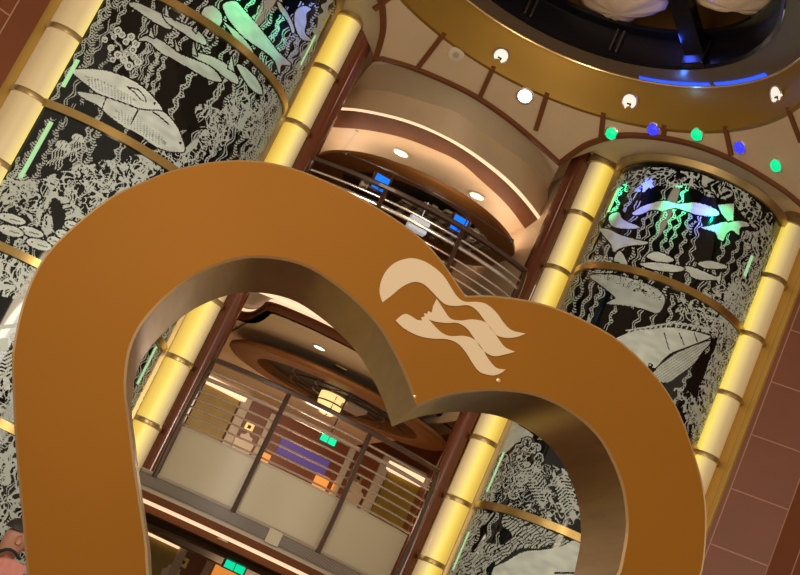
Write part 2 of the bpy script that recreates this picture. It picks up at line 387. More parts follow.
class Etch:
    def __init__(s, cx, cy, r, a0, a1, z0, z1, cell=.0062):
        s.c = (cx, cy, r); n = int(r*(a1-a0)/cell); k = int((z1-z0)/cell)
        s.a = np.linspace(a0, a1, n+1); s.z = np.linspace(z0, z1, k+1)
        ac = (s.a[1:]+s.a[:-1])/2; zc = (s.z[1:]+s.z[:-1])/2
        s.A, s.Z = np.meshgrid(ac, zc, indexing='ij'); s.S = s.A*r
        P = np.stack([cx+r*np.cos(s.A), cy+r*np.sin(s.A), s.Z], -1)-EYE
        w_ = P@FW; s.X = 400+F_PX*(P@RI)/w_; s.Y = 287.5-F_PX*(P@UP)/w_
        s.front = (np.cos(s.A)*P[..., 0]+np.sin(s.A)*P[..., 1]) < 0
        s.M = np.zeros(s.X.shape, bool); s.D = np.ones(s.X.shape)*.75     # mask, frosting density
    def put(s, msk, dens=None, on=True):
        msk = msk & s.front; s.M[msk] = on
        if dens is not None: s.D[msk] = dens if np.isscalar(dens) else dens[msk]
    def body(s, P, dens=.9, outline=True, smooth=True):
        Q = smooth_poly(P) if smooth else np.array(P, float)
        if outline:
            c = Q.mean(0); 
            path = [tuple(q) for q in Q]+[tuple(Q[0])]
            d, _, _ = seg_dist(s.X, s.Y, path); s.put(d < 1.3, on=False)
        msk = poly_mask(s.X, s.Y, Q); s.put(msk, dens*(.82+.3*vnoise(s.S*14, s.Z*30))); return msk
    def kelp(s, path, wd=4.0, amp=1.6, per=14, style=1, ph=0):
        d, al, sd = seg_dist(s.X, s.Y, path); u = sd-amp*np.sin(al/per*6.283+ph)
        wv = wd/2*(1+.25*np.sin(al/per*9+ph*2)); msk = (np.abs(u) < wv) & (d < wd+amp)
        if style == 1: hole = (np.abs(u) < wv*.45) & (np.sin(al*2.6) > -.2)
        elif style == 2: hole = np.abs(u) < wv*.42
        elif style == 3: hole = (np.sin(al*2.3+np.abs(u)*1.1) > .15)
        else: hole = np.zeros(msk.shape, bool)
        s.put(msk & ~hole, .7)
    def line(s, path, wd=1.2, dens=.8):
        d, _, _ = seg_dist(s.X, s.Y, path); s.put(d < wd/2, dens)
    def dark(s, path, wd=1.2):
        d, _, _ = seg_dist(s.X, s.Y, path); s.put(d < wd/2, on=False)
    def coral(s, P, sc=22, th=.12, seed=0, dens=.75, ragged=6):
        Q = smooth_poly(P, 3)
        jx = (vnoise(s.S*9+seed, s.Z*9)-.5)*ragged*2; jy = (vnoise(s.S*9+50, s.Z*9+seed)-.5)*ragged*2
        s.put(poly_mask(s.X+jx, s.Y+jy, Q) & squiggle(s.S, s.Z, sc, th, seed), dens)
    def build(s, parent, name, offs=.004):
        idx = np.argwhere(s.M); cx, cy, r = s.c; rr = r+offs
        nz = len(s.z); used = np.zeros((len(s.a), nz), bool)
        for da, dz in ((0, 0), (1, 0), (1, 1), (0, 1)): used[idx[:, 0]+da, idx[:, 1]+dz] = True
        ids = -np.ones(used.shape, int); ids[used] = np.arange(used.sum()); ui = np.argwhere(used)
        co = np.stack([cx+rr*np.cos(s.a[ui[:, 0]]), cy+rr*np.sin(s.a[ui[:, 0]]), s.z[ui[:, 1]]], -1)
        fc = np.stack([ids[idx[:, 0], idx[:, 1]], ids[idx[:, 0]+1, idx[:, 1]], ids[idx[:, 0]+1, idx[:, 1]+1], ids[idx[:, 0], idx[:, 1]+1]], -1)
        me = bpy.data.meshes.new(name); nf = len(fc)
        me.vertices.add(len(co)); me.vertices.foreach_set('co', co.ravel())
        me.loops.add(nf*4); me.loops.foreach_set('vertex_index', fc.ravel())
        me.polygons.add(nf); me.polygons.foreach_set('loop_start', np.arange(nf)*4)
        me.update(calc_edges=True); me.validate()
        at = me.attributes.new('frost', 'FLOAT', 'FACE'); at.data.foreach_set('value', s.D[s.M].astype(np.float32)[:len(me.polygons)])
        me.materials.append(ETCH)
        o = bpy.data.objects.new(name, me); C.objects.link(o); o.parent = parent
        o.matrix_parent_inverse = Matrix.Translation(-Vector(parent.location)); return o
ETCH = bpy.data.materials.new('etched_frost'); ETCH.use_nodes = True
nt = ETCH.node_tree; b = nt.nodes['Principled BSDF']; b.inputs['Roughness'].default_value = .6
at = nt.nodes.new('ShaderNodeAttribute'); at.attribute_name = 'frost'
vm = nt.nodes.new('ShaderNodeVectorMath'); vm.operation = 'SCALE'; vm.inputs[0].default_value = (.74, .86, .84)
nt.links.new(at.outputs['Fac'], vm.inputs['Scale']); nt.links.new(vm.outputs[0], b.inputs['Base Color'])

def bay(name_label, cx, cy, r, a0, a1, zbands, ztop, zbot):
    t = thing('elevator_bay', (cx, cy, 0), name_label, 'glass bay')
    m = MB(); m.v = []; A = [a0+(a1-a0)*i/48 for i in range(49)]
    lo = [vec((cx+r*math.cos(a), cy+r*math.sin(a), zbot)) for a in A]; hi = [p+Z3*(ztop-zbot) for p in lo]
    m.loft(lo, hi); lo2 = [vec((cx+(r-.03)*math.cos(a), cy+(r-.03)*math.sin(a), zbot)) for a in A]
    m.loft([p+Z3*(ztop-zbot) for p in lo2], lo2); m.loft(hi, [p+Z3*(ztop-zbot) for p in lo2]); m.loft(lo2, lo)
    plabel(m.build('glass_panel', GLASSK, t, smooth=True), 'black curved glass')
    for z in zbands:
        m = MB(); m.sweep([vec((cx+(r+.002)*math.cos(a), cy+(r+.002)*math.sin(a), z)) for a in A], [(0, -.032), (.028, -.032), (.028, .032), (0, .032)])
        m.build('brass_band', BRASS, t, smooth=True)
    m = MB(); m.sweep([vec((cx+(r+.004)*math.cos(a), cy+(r+.004)*math.sin(a), ztop)) for a in A], [(0, -.03), (.03, -.03), (.05, .03), (0, .03)])
    m.build('top_trim', BRASSD, t, smooth=True)
    for a in (a0, a1):
        m = MB(); e = vec((math.cos(a), math.sin(a), 0)); tt = vec((-e[1], e[0], 0)); p = vec((cx, cy, 0))+e*(r+.01)
        m.box(p+Z3*(ztop+zbot)/2, e*.035, tt*.028, Z3*(ztop-zbot)/2); m.build('edge_trim', BRASSD, t, bevel=.006)
    return t
rb = bay('curved black glass elevator bay etched with dolphins and a whale, right of the balconies', RB[0], RB[1], RB[2], rad(178), rad(334), (5.68, 4.52, 3.36, 2.2, 1.04), 6.78, 0)
lb = bay('curved black glass elevator bay etched with large fish and jellyfish, left of the balconies', LB[0], LB[1], LB[2], rad(249), rad(366), (5.68, 4.52, 3.36, 2.2, 1.04), 6.78, 0)

# ---- right bay drawing
E = Etch(RB[0], RB[1], RB[2], rad(180), rad(332), 2.3, 6.74)
for i in range(16):                     # kelp on the glass all round, also where the heart hides it
    a = rad(184+i*9.6); zt = 5.9 if i % 2 else 6.3; P0 = [RB[0]+RB[2]*math.cos(a), RB[1]+RB[2]*math.sin(a)]
    x0, y0 = project(vec((*P0, zt))); x1, y1 = project(vec((*P0, 2.4))); E.kelp([(x0, y0), (x1, y1)], 3.6, 1.8, 17+i % 4, 1+i % 3, i)
E.put((E.Y > 300) & (E.X > 590) & (E.X < 705) & (E.Y < 420), on=False)
E.put((E.X > 660) & (E.X < 720) & (E.Y > 235) & (E.Y < 262), on=False)
E.put((E.X > 500) & (E.X < 580) & (E.Y > 440) & (E.Y < 575), on=False)
E.coral([(612, 190), (620, 176), (640, 168), (670, 169), (700, 174), (730, 184), (752, 198), (768, 214), (772, 232), (758, 236), (745, 218), (722, 200), (690, 190), (660, 188), (636, 190)], 18, .16, 3, .8, 3)
E.coral([(770, 228), (775, 262), (752, 306), (735, 350), (722, 395), (703, 438), (688, 420), (703, 375), (716, 340), (722, 310), (740, 270), (748, 235)], 20, .2, 5, .8, 4)
E.coral([(690, 300), (735, 285), (752, 296), (735, 330), (712, 336), (690, 322)], 20, .18, 8, .85, 5)
E.coral([(672, 385), (690, 395), (700, 412), (692, 425), (676, 398)], 18, .16, 9, .7, 4)
E.coral([(578, 268), (594, 258), (612, 258), (634, 270), (600, 274)], 26, .2, 2, .9, 2)
E.coral([(668, 292), (684, 300), (696, 312), (690, 322), (676, 306)], 18, .14, 4, .7, 4)
for p in ([(676, 209), (664, 240), (655, 272)], [(684, 208), (673, 238), (662, 272)], [(690, 212), (684, 240), (676, 264)], [(655, 212), (641, 250), (632, 270)], [(648, 214), (636, 240)],
          [(701, 216), (692, 250), (686, 284)], [(728, 238), (716, 268), (703, 296)], [(742, 236), (730, 262), (718, 290)], [(620, 186), (616, 210)], [(634, 186), (627, 208)], [(667, 186), (660, 205)], [(686, 188), (680, 203)],
          [(604, 280), (590, 318)], [(618, 300), (608, 326)], [(643, 309), (630, 334)], [(655, 313), (649, 332)], [(672, 300), (668, 330)], [(683, 312), (676, 330)], [(690, 370), (676, 400)]):
    E.kelp(p, 3.4, 1.5, 12, 2 if p[0][0] % 2 else 1, p[0][0])
for P in ([(632.5, 214), (640, 208), (652, 203.5), (664, 201), (676, 204), (688, 203.5), (695, 202.8), (710, 206.5), (719, 212.5), (716, 216), (701, 215.5), (689, 212.5), (676, 208), (662.5, 211), (652, 210), (640, 214.8)],
          [(701, 228), (710, 226), (725, 222), (743, 221.5), (749, 226), (740, 227.5), (738.5, 235), (732.5, 230.5), (726.5, 233.5), (722.8, 241), (717.5, 238), (714.5, 232)],
          [(610, 215.5), (619, 212.5), (623.5, 220), (640, 227.5), (629.5, 229), (616, 227.5), (610, 223)],
          [(600.5, 229), (609.5, 229.8), (620, 235), (635, 239.5), (647.8, 242.5), (644, 244.8), (632, 245.5), (620, 248.5), (614, 252), (611, 244), (603.5, 235)],
          [(620, 250.8), (627.5, 263.5), (624.5, 266.5), (618.5, 262), (614, 260.5)],
          [(697.5, 263.5), (709.5, 261), (724.5, 265), (726, 268), (717, 268.8), (705, 268)],
          [(679.5, 268.8), (688.5, 266.5), (702, 271), (717, 277), (721, 272), (719, 284), (715.5, 280), (702, 280), (691.5, 277), (688.5, 272.5)],
          [(647, 256), (655, 252), (665, 254.5), (674, 260.5), (662, 262.8), (650, 259)],
          [(640, 264), (660, 263), (684, 268), (676, 272), (655, 270)]):
    E.body(P, .95)
E.body([(717.5, 205), (734, 203.5), (733, 220), (728, 221.5), (720.5, 212.5)], .9, smooth=False)
big = E.body([(590, 276), (609.5, 274.8), (626, 277.8), (644, 283), (659, 290.5), (665, 300), (660.5, 311), (654.5, 313), (639.5, 308), (620, 305), (606.5, 304), (613, 300), (615.5, 297.5), (602, 286)], .72)
E.put(big & squiggle(E.S, E.Z, 30, .05, 6) & (E.Y < 277+(E.X-600)*.42), on=False)
for p in ([(626, 279), (619, 298)], [(640, 284), (634, 305)]): E.kelp(p, 3, 1, 12, 2)
E.body([(614, 340), (635, 331), (653, 329), (668, 327.5), (683, 329), (707, 335), (708.5, 338), (686, 347), (671, 353), (662, 360.5), (654.5, 368), (635, 362), (612, 352)], .98)
bel = E.body([(710, 341), (701, 353), (693.5, 363.5), (680, 374), (667, 382.5), (650, 378), (654.5, 371), (662, 363.5), (674, 354.5), (686, 349)], .9)
d_, al_, sd_ = seg_dist(E.X, E.Y, [(708, 340), (655, 376)]); E.put(bel & (np.sin(sd_*2.6) > .55), .4)
E.put(np.hypot(E.X-650.5, (E.Y-365.5)*1.2) < 2.6, on=False); E.put(np.hypot(E.X-650, (E.Y-365)*1.2) < 1.1, 1)
for i in range(16): 
    x = 628+5.3*i; y = 334-.9*i if i < 8 else 326+.9*(i-8); E.line([(x, y), (x+2, y-3.4)], 1.6)
    E.line([(x-2, y-3.4), (x+5, y-4.2)], 1.3)
for p in ([(664, 333), (669, 350)], [(679, 333), (684, 345)], [(694, 333), (697, 342)]): E.dark(p, 1)
# right bay inside the heart
E.body([(508, 415), (519, 425), (532.5, 434), (531, 438.5), (517.5, 443), (505.5, 453.5), (496.5, 455), (502.5, 443), (507, 428)], .85)
for p, wd in (([(528, 441.5), (516, 452), (512, 466), (506, 486)], 8), ([(537, 447.5), (527, 452), (522, 459.5), (520, 474), (514, 494)], 9), ([(539.5, 457), (537, 468), (526, 475), (520, 484)], 8), ([(505, 458), (500, 478), (494, 490)], 8)):
    d, al, sd = seg_dist(E.X, E.Y, p); wv = wd/2*(1+.3*np.sin(al*.7)); E.put((d < wv+1.4), on=False); E.put((d < wv) & ((d > wv-1.2) | (squiggle(E.S, E.Z, 34, .14, 3))), .75)
E.coral([(490, 478), (515, 470), (530, 478), (545, 465), (560, 468), (573, 478), (577, 500), (577, 530), (545, 518), (500, 505), (482, 500)], 20, .10, 12, .75, 3)
d, al, sd = seg_dist(E.X, E.Y, [(528, 466), (545, 500)]); E.put((d < 9) & (np.sin(al*1.9+np.abs(sd)*.9) > .1) & (E.Y > 462), .7)
d, al, sd = seg_dist(E.X, E.Y, [(560, 476), (572, 512)]); E.put((d < 8) & (np.sin(al*1.9-np.abs(sd)*.9) > .1), .75)
reg = poly_mask(E.X, E.Y, [(470, 515), (500, 512), (540, 526), (577, 545), (577, 550), (520, 548), (492, 568), (470, 600), (440, 600), (455, 560)])
d, al, sd = seg_dist(E.X, E.Y, [(540, 520), (440, 590)]); E.put(reg & (np.sin(sd*1.9+9*vnoise(al*.16, sd*.16)) > -.5) & (np.sin(al*.8+9*vnoise(sd*.3, al*.1)) > -.9) & (vnoise(E.S*7, E.Z*7) > .33), .72)
E.body([(492.5, 571.5), (507.5, 561), (524, 552), (543, 550), (560, 547), (580, 541), (584, 575), (580, 600), (500, 600)], 1.0)
E.dark([(540, 549), (560, 543)], 2.4); E.dark([(555, 573), (580, 573)], 2)
for z_ in (5.68, 4.52, 3.36): E.put(np.abs(E.Z-z_) < .036, on=False)
E.build(rb, 'etched_sea_life')

# ---- left bay drawing
E = Etch(LB[0], LB[1], LB[2], rad(251), rad(364), 1.3, 6.74)
for i in range(20):
    a = rad(254+i*5.6); zt = 6.2+.4*((i*7) % 3)/3; P0 = [LB[0]+LB[2]*math.cos(a), LB[1]+LB[2]*math.sin(a)]
    x0, y0 = project(vec((*P0, zt))); x1, y1 = project(vec((*P0, 1.4))); E.kelp([(x0, y0), (x1, y1)], 3.6, 1.8, 17+i % 4, 1+i % 3, i)
E.put((E.X > 160) & (E.X < 208) & (E.Y > 50) & (E.Y < 130), on=False)
E.put((E.X > 20) & (E.X < 140) & (E.Y > 105) & (E.Y < 180), on=False)
E.put((E.X > 110) & (E.X < 140) & (E.Y > 12) & (E.Y < 45), on=False)
E.put((E.X < 60) & (E.Y > 296) & (E.Y < 350), on=False)
for p, wd, stl in (([(118, 0), (100, 22), (92, 45), (84, 68)], 7, 3), ([(128, 0), (122, 14), (112, 30)], 4, 1), ([(148, 22), (142, 36), (137, 42)], 4, 2), ([(149, 44), (143, 56), (132, 80)], 4, 1), ([(160, 52), (152, 68), (146, 84)], 5, 3), ([(166, 56), (158, 76), (150, 94)], 4, 1), ([(154, 42), (148, 58), (140, 76)], 3.4, 2),
               ([(195, 70), (186, 84), (178, 98), (168, 122)], 5.5, 1), ([(224, 80), (215, 96), (206, 110)], 5, 2), ([(240, 84), (233, 96)], 5, 2), ([(183, 20), (174, 36), (168, 46)], 5, 1), ([(230, 62), (236, 48)], 5, 2), ([(208, 36), (203, 52)], 7, 3),
               ([(52, 118), (40, 138), (18, 172)], 6, 3), ([(62, 122), (52, 144), (36, 176), (28, 196)], 5.5, 3), ([(91, 128), (84, 146), (76, 168)], 6, 1), ([(99, 128), (92, 146), (86, 166)], 6, 3), ([(121, 146), (116, 160), (112, 172)], 6, 1), ([(74, 108), (66, 122)], 3, 2), ([(106, 98), (98, 118)], 4, 1), ([(138, 110), (132, 126), (124, 134)], 4, 1),
               ([(258, 10), (250, 28), (244, 20)], 3, 2), ([(268, 14), (260, 34)], 3, 2), ([(280, 20), (268, 46)], 3.5, 2), ([(290, 34), (276, 56)], 3.5, 1), ([(298, 40), (290, 60)], 3.5, 1), ([(318, 6), (308, 34)], 4, 3), ([(328, 0), (316, 34), (300, 62)], 6, 4), ([(334, 4), (330, 26)], 4, 3), ([(300, 70), (286, 100), (262, 140)], 6, 3), ([(270, 66), (262, 80)], 3, 2), ([(264, 60), (258, 76)], 3, 2)):
    E.kelp(p, wd, 1.5, 13, stl, p[0][0])
E.coral([(194, 112), (206, 104), (222, 108), (232, 96), (250, 92), (262, 102), (262, 130), (248, 138), (232, 136), (224, 150), (210, 160), (180, 164), (184, 146), (200, 136)], 19, .18, 5, .75, 5)
E.coral([(262, 90), (284, 84), (296, 70), (290, 100), (272, 140), (256, 162), (240, 158), (258, 130)], 18, .16, 6, .72, 4)
E.coral([(146, 148), (170, 150), (190, 150), (180, 166), (150, 166)], 20, .16, 7, .8, 3)
E.coral([(58, 176), (76, 168), (96, 162), (120, 160), (150, 156), (160, 170), (110, 200), (60, 240), (40, 230), (20, 210), (14, 190), (36, 182)], 19, .2, 9, .85, 5)
E.put(poly_mask(E.X, E.Y, [(50, 203), (60, 200), (66, 216), (62, 230), (54, 232)]), on=False)
E.coral([(0, 180), (30, 176), (26, 200), (0, 214)], 18, .2, 10, .85, 5)
E.coral([(-10, 250), (30, 262), (42, 280), (30, 298), (8, 300), (-10, 296)], 16, .2, 12, 1.0, 4)
E.coral([(16, 236), (30, 240), (28, 262), (14, 256)], 24, .2, 13, .85, 2)
for x, y, r in [(118, 31, 4), (122, 35, 3.5), (114, 37, 3), (131, 37, 4), (126, 42, 3.5), (136, 44, 4), (133, 50, 4), (111, 48, 3.5), (105, 40, 3), (118, 55, 4), (124, 60, 4), (113, 60, 3), (129, 66, 4.5), (138, 62, 4), (126, 54, 3.4), (134, 57, 3.4)]:
    q = np.hypot(E.X-x, E.Y-y); E.put((q < r) & ~((q < r*.45) & (q > r*.25)), 1.0)
E.kelp([(112, 34), (122, 50), (137, 60)], 2, 1, 12, 4)
for x, y, r in ((78, 139, 6.5), (63, 147, 8)):
    ux, uy = -.42, .907; u = (E.X-x)*.907+(E.Y-y)*.42; v = (E.X-x)*ux+(E.Y-y)*uy
    E.put((u*u+(v*1.3)**2 < r*r) & (v < r*.35) & ~(np.sin(u*3) > .93), .95)
    for j in range(6):
        uu = (j-2.5)*r*.3; path = [(x+.907*uu+ux*t+.907*1.2*math.sin(t*.5+j), y+.42*uu+uy*t+.42*math.sin(t*.5+j)) for t in range(2, int(16+r+4*math.sin(j*3)), 3)]
        E.line(path, 1.1, .85)
for P in ([(72.7, 71), (82.5, 69.3), (102, 70.2), (117, 74.3), (130.5, 79.5), (144, 88.5), (153, 97.5), (159.8, 105.8), (162, 110.3), (157.5, 109.5), (150, 109.5), (138, 108), (124.5, 102.8), (109.5, 97.5), (97.5, 93), (87, 84.8), (76.5, 76.5)],): fishA = P
fishB = [(78, 92), (90, 93.8), (103, 96), (120, 101), (138, 108), (157, 110), (168, 116), (178.5, 130.5), (184.5, 149.5), (178, 152), (168, 151), (153, 145), (139.5, 134.5), (124.5, 127), (108, 115), (97.5, 105), (82.5, 97.5)]
mb_ = E.body(fishB, 1.0); ma_ = E.body(fishA, 1.08)
def dots(msk, path, wd):
    d, al, sd = seg_dist(E.X, E.Y, path); E.put(msk & (d < wd) & (np.sin(al*1.75+np.round(sd/1.6)*1.6) > .35) & (np.sin(sd*3.9) > -.2), .42)
dots(ma_, [(88, 80), (110, 90), (132, 102)], 5); dots(mb_, [(118, 114), (140, 127), (162, 141)], 5)
E.dark([(127, 87), (134, 92), (140, 99), (143, 101)], 1.2); E.dark([(127, 87), (138, 89.5), (145, 97), (146, 102)], 1.2); E.dark([(153, 112), (160, 117), (168, 124)], 1.4)
E.put(np.hypot(E.X-154.5, E.Y-103.5) < 1.4, on=False); E.put(np.hypot(E.X-180, E.Y-143) < 1.4, on=False)
E.dark([(106, 98), (101, 112)], 1.2); E.dark([(138, 110), (131, 124)], 1.2)
for P in ([(129, 4.5), (136.5, 3), (150, 9), (165, 16.5), (171, 28.5), (163.5, 27), (150, 19.5), (139.5, 12)],
          [(163, 13.5), (175, 21), (194.5, 29), (205, 39), (205, 45), (194.5, 40.5), (181, 31.5), (167.5, 22.5)],
          [(138, 40.5), (150, 36), (165, 43.5), (179.5, 54), (194.5, 60), (211, 67.5), (221.5, 81), (209.5, 79.5), (193, 70.5), (175, 60), (160, 52), (149, 42)],
          [(191.5, 52.5), (209.5, 56), (226, 64.5), (236.5, 76.5), (237, 84), (226, 78), (211, 66), (196, 58.5)],
          [(236.5, 64.5), (247, 69), (257.5, 81), (262, 94), (252, 90), (243, 78)],
          [(203.5, 9), (212.5, 6), (221.5, 15), (220, 25.5), (211, 24), (202, 16.5)],
          [(224.5, 22.5), (242.5, 37.5), (253, 52.5), (244, 51), (229, 30)],
          [(223, 4.5), (235, 1.5), (244, 10.5), (256, 24), (268, 39), (278.5, 52.5), (291, 64.5), (281, 65), (279, 74), (274, 60), (263.5, 51), (250, 42), (241, 34.5), (230.5, 22.5), (226, 15)],
          [(297, 9), (304.5, 6), (310.5, 9), (306, 13.5), (306, 22.5), (304.5, 33), (312, 40.5), (301.5, 39), (295.5, 28.5), (294, 16.5)],
          [(277.5, 1.5), (286.5, 12), (294, 28.5), (292, 33), (288, 22.5), (279, 9)]):
    E.body(P, .82)
for P in ([(149, 36), (151, 28), (154, 38)], [(176, 50), (175, 40), (180, 52)], [(192, 54), (193, 42), (197, 56)], [(228, 68), (231, 56), (234, 72)], [(165, 15), (166, 5), (169, 17)], [(193, 30), (197, 26), (196, 33)]): E.body(P, .8, smooth=False)
for x, y, a_, b_ in ((71, 225, 7, 4), (62.5, 234, 7, 4), (54, 241, 7, 4.2), (31, 232, 13, 4.5), (39, 244.5, 13, 5), (12, 219, 14, 4.5), (11, 231, 13, 5)):
    P = [(x+a_*math.cos(t)*.96-b_*math.sin(t)*.28, y+a_*math.cos(t)*.28+b_*math.sin(t)*.96) for t in np.linspace(0, 6.283, 14)[:-1]]
    E.body(P, 1.05); E.put(np.hypot(E.X-(x-a_*.55), E.Y-(y-a_*.15-.6)) < .9, on=False); E.dark([(x-a_*.1, y), (x+a_*.6, y+a_*.2)], .8)
E.line([(-5, 328), (18, 325)], 3.6, 1.0); E.body([(10, 334), (18, 333), (17, 341), (11, 340)], 1)
d, al, sd = seg_dist(E.X, E.Y, [(4, 350), (6, 378)]); E.put((d < 12) & (np.sin(al*1.6+np.abs(sd)*.7) > .0), 1.0)
E.coral([(-10, 378), (20, 376), (20, 428), (-10, 428)], 18, .17, 14, .8, 2)
E.coral([(-10, 436), (24, 440), (30, 600), (-10, 600)], 14, .2, 15, .8, 2)
for z_ in (5.68, 4.52, 3.36, 2.2): E.put(np.abs(E.Z-z_) < .036, on=False)
E.build(lb, 'etched_sea_life')
# fluorescent tube reflections painted as glowing strips on the glass
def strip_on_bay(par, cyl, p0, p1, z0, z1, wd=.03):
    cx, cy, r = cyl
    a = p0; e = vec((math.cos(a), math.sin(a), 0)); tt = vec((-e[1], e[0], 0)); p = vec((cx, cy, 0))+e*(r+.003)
    m = MB(); m.box(p+Z3*(z0+z1)/2, e*.004, tt*wd/2, Z3*(z1-z0)/2); plabel(m.build('tube_reflection', STRIPG, par), 'pale green tube reflection painted as a glowing strip')
def bay_angle(cyl, px, py, z):
    q = on_z(px, py, z); return math.atan2(q[1]-cyl[1], q[0]-cyl[0])
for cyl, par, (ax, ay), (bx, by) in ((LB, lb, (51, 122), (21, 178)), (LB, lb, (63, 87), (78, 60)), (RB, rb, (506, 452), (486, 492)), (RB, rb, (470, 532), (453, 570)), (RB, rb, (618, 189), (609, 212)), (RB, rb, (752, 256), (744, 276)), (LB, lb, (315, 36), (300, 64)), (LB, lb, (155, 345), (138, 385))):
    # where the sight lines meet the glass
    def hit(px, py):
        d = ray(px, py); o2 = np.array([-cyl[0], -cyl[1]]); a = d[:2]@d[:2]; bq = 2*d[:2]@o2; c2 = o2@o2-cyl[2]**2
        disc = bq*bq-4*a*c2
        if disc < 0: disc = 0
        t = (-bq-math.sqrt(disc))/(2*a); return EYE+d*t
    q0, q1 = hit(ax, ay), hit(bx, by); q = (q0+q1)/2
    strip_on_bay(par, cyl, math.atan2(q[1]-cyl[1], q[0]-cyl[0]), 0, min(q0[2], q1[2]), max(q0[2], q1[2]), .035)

# ================================================================== LIGHT COLUMNS
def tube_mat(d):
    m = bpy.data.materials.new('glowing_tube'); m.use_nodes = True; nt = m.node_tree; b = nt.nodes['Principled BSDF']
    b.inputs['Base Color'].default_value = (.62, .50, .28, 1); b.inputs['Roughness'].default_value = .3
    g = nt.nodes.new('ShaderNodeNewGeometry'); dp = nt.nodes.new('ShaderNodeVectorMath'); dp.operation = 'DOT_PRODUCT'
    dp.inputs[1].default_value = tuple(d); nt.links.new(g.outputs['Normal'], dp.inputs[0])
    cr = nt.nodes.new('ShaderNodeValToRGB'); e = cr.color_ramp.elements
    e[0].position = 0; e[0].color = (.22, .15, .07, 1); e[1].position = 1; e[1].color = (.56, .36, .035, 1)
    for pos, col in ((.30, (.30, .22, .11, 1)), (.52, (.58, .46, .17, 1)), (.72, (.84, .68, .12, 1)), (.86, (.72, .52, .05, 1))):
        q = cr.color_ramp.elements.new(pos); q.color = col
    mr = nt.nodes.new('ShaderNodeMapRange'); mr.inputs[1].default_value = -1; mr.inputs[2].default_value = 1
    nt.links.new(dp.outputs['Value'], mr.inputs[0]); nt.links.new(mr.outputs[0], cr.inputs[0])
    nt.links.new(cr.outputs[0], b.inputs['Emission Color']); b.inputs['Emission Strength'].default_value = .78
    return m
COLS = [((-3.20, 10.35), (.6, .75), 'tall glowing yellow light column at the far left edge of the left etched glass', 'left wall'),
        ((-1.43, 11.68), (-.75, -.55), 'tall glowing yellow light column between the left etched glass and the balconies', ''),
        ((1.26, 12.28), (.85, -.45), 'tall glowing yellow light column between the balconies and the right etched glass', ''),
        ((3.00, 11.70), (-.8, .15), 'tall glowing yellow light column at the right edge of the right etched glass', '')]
ZR = [6.84-.58*i for i in range(12)]
for i, ((x, y), pd, lab, _) in enumerate(COLS):
    t = thing('light_column', (x, y, 0), lab, 'light column', 'glowing light columns')
    R = .150 if i == 0 else .122
    back = unit((x-G[0], y-G[1], 0)); sd = vec((-back[1], back[0], 0))
    if i == 0: back = unit((-.5, .86, 0)); sd = vec((-back[1], back[0], 0))
    m = MB(); m.lathe((x, y, 0), [(R*.98, 0), (R, .02), (R, 6.80), (R*.9, 6.82)], 32); 
    # the diffuser shines most on the side facing the etched glass
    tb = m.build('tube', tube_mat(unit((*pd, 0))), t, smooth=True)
    for z in ZR:
        m = MB(); m.lathe((x, y, z), [(R, -.022), (R+.014, -.022), (R+.018, 0), (R+.014, .022), (R, .022)], 32)
        m.build('ring', BRASSD, tb, smooth=True)
    m = MB(); m.box(vec((x, y, 3.42))+back*(R+.03), sd*(R+(.085 if i in (0, 3) else .05)), back*.03, Z3*3.42); m.build('channel', YSTRIP, t, bevel=.01)
    m = MB(); m.lathe((x, y, 6.80), [(R*.8, 0), (R+.03, .0), (R+.035, .05), (R+.01, .09), (R+.0, .12)], 32); m.build('cap', BRASSD, t, smooth=True)
    q = vec((x, y, 5.2))+vec((*pd, 0))*.32+vec((G[0]-x, G[1]-y, 0))*.05
# mahogany half-round pilasters flanking the balconies
for (x, y), lab in (((-1.235, 11.79), 'glossy mahogany pilaster between the left balcony end and the glowing column'), ((1.045, 12.36), 'glossy mahogany pilaster between the right balcony end and the glowing column')):
    m = MB(); m.lathe((x, y, 0), [(.082, 0), (.082, 6.9)], 28, sx=1, sy=1.3)
    o = m.build('pilaster', WOOD, smooth=True); tag(o, lab, 'pilaster')
    m = MB(); 

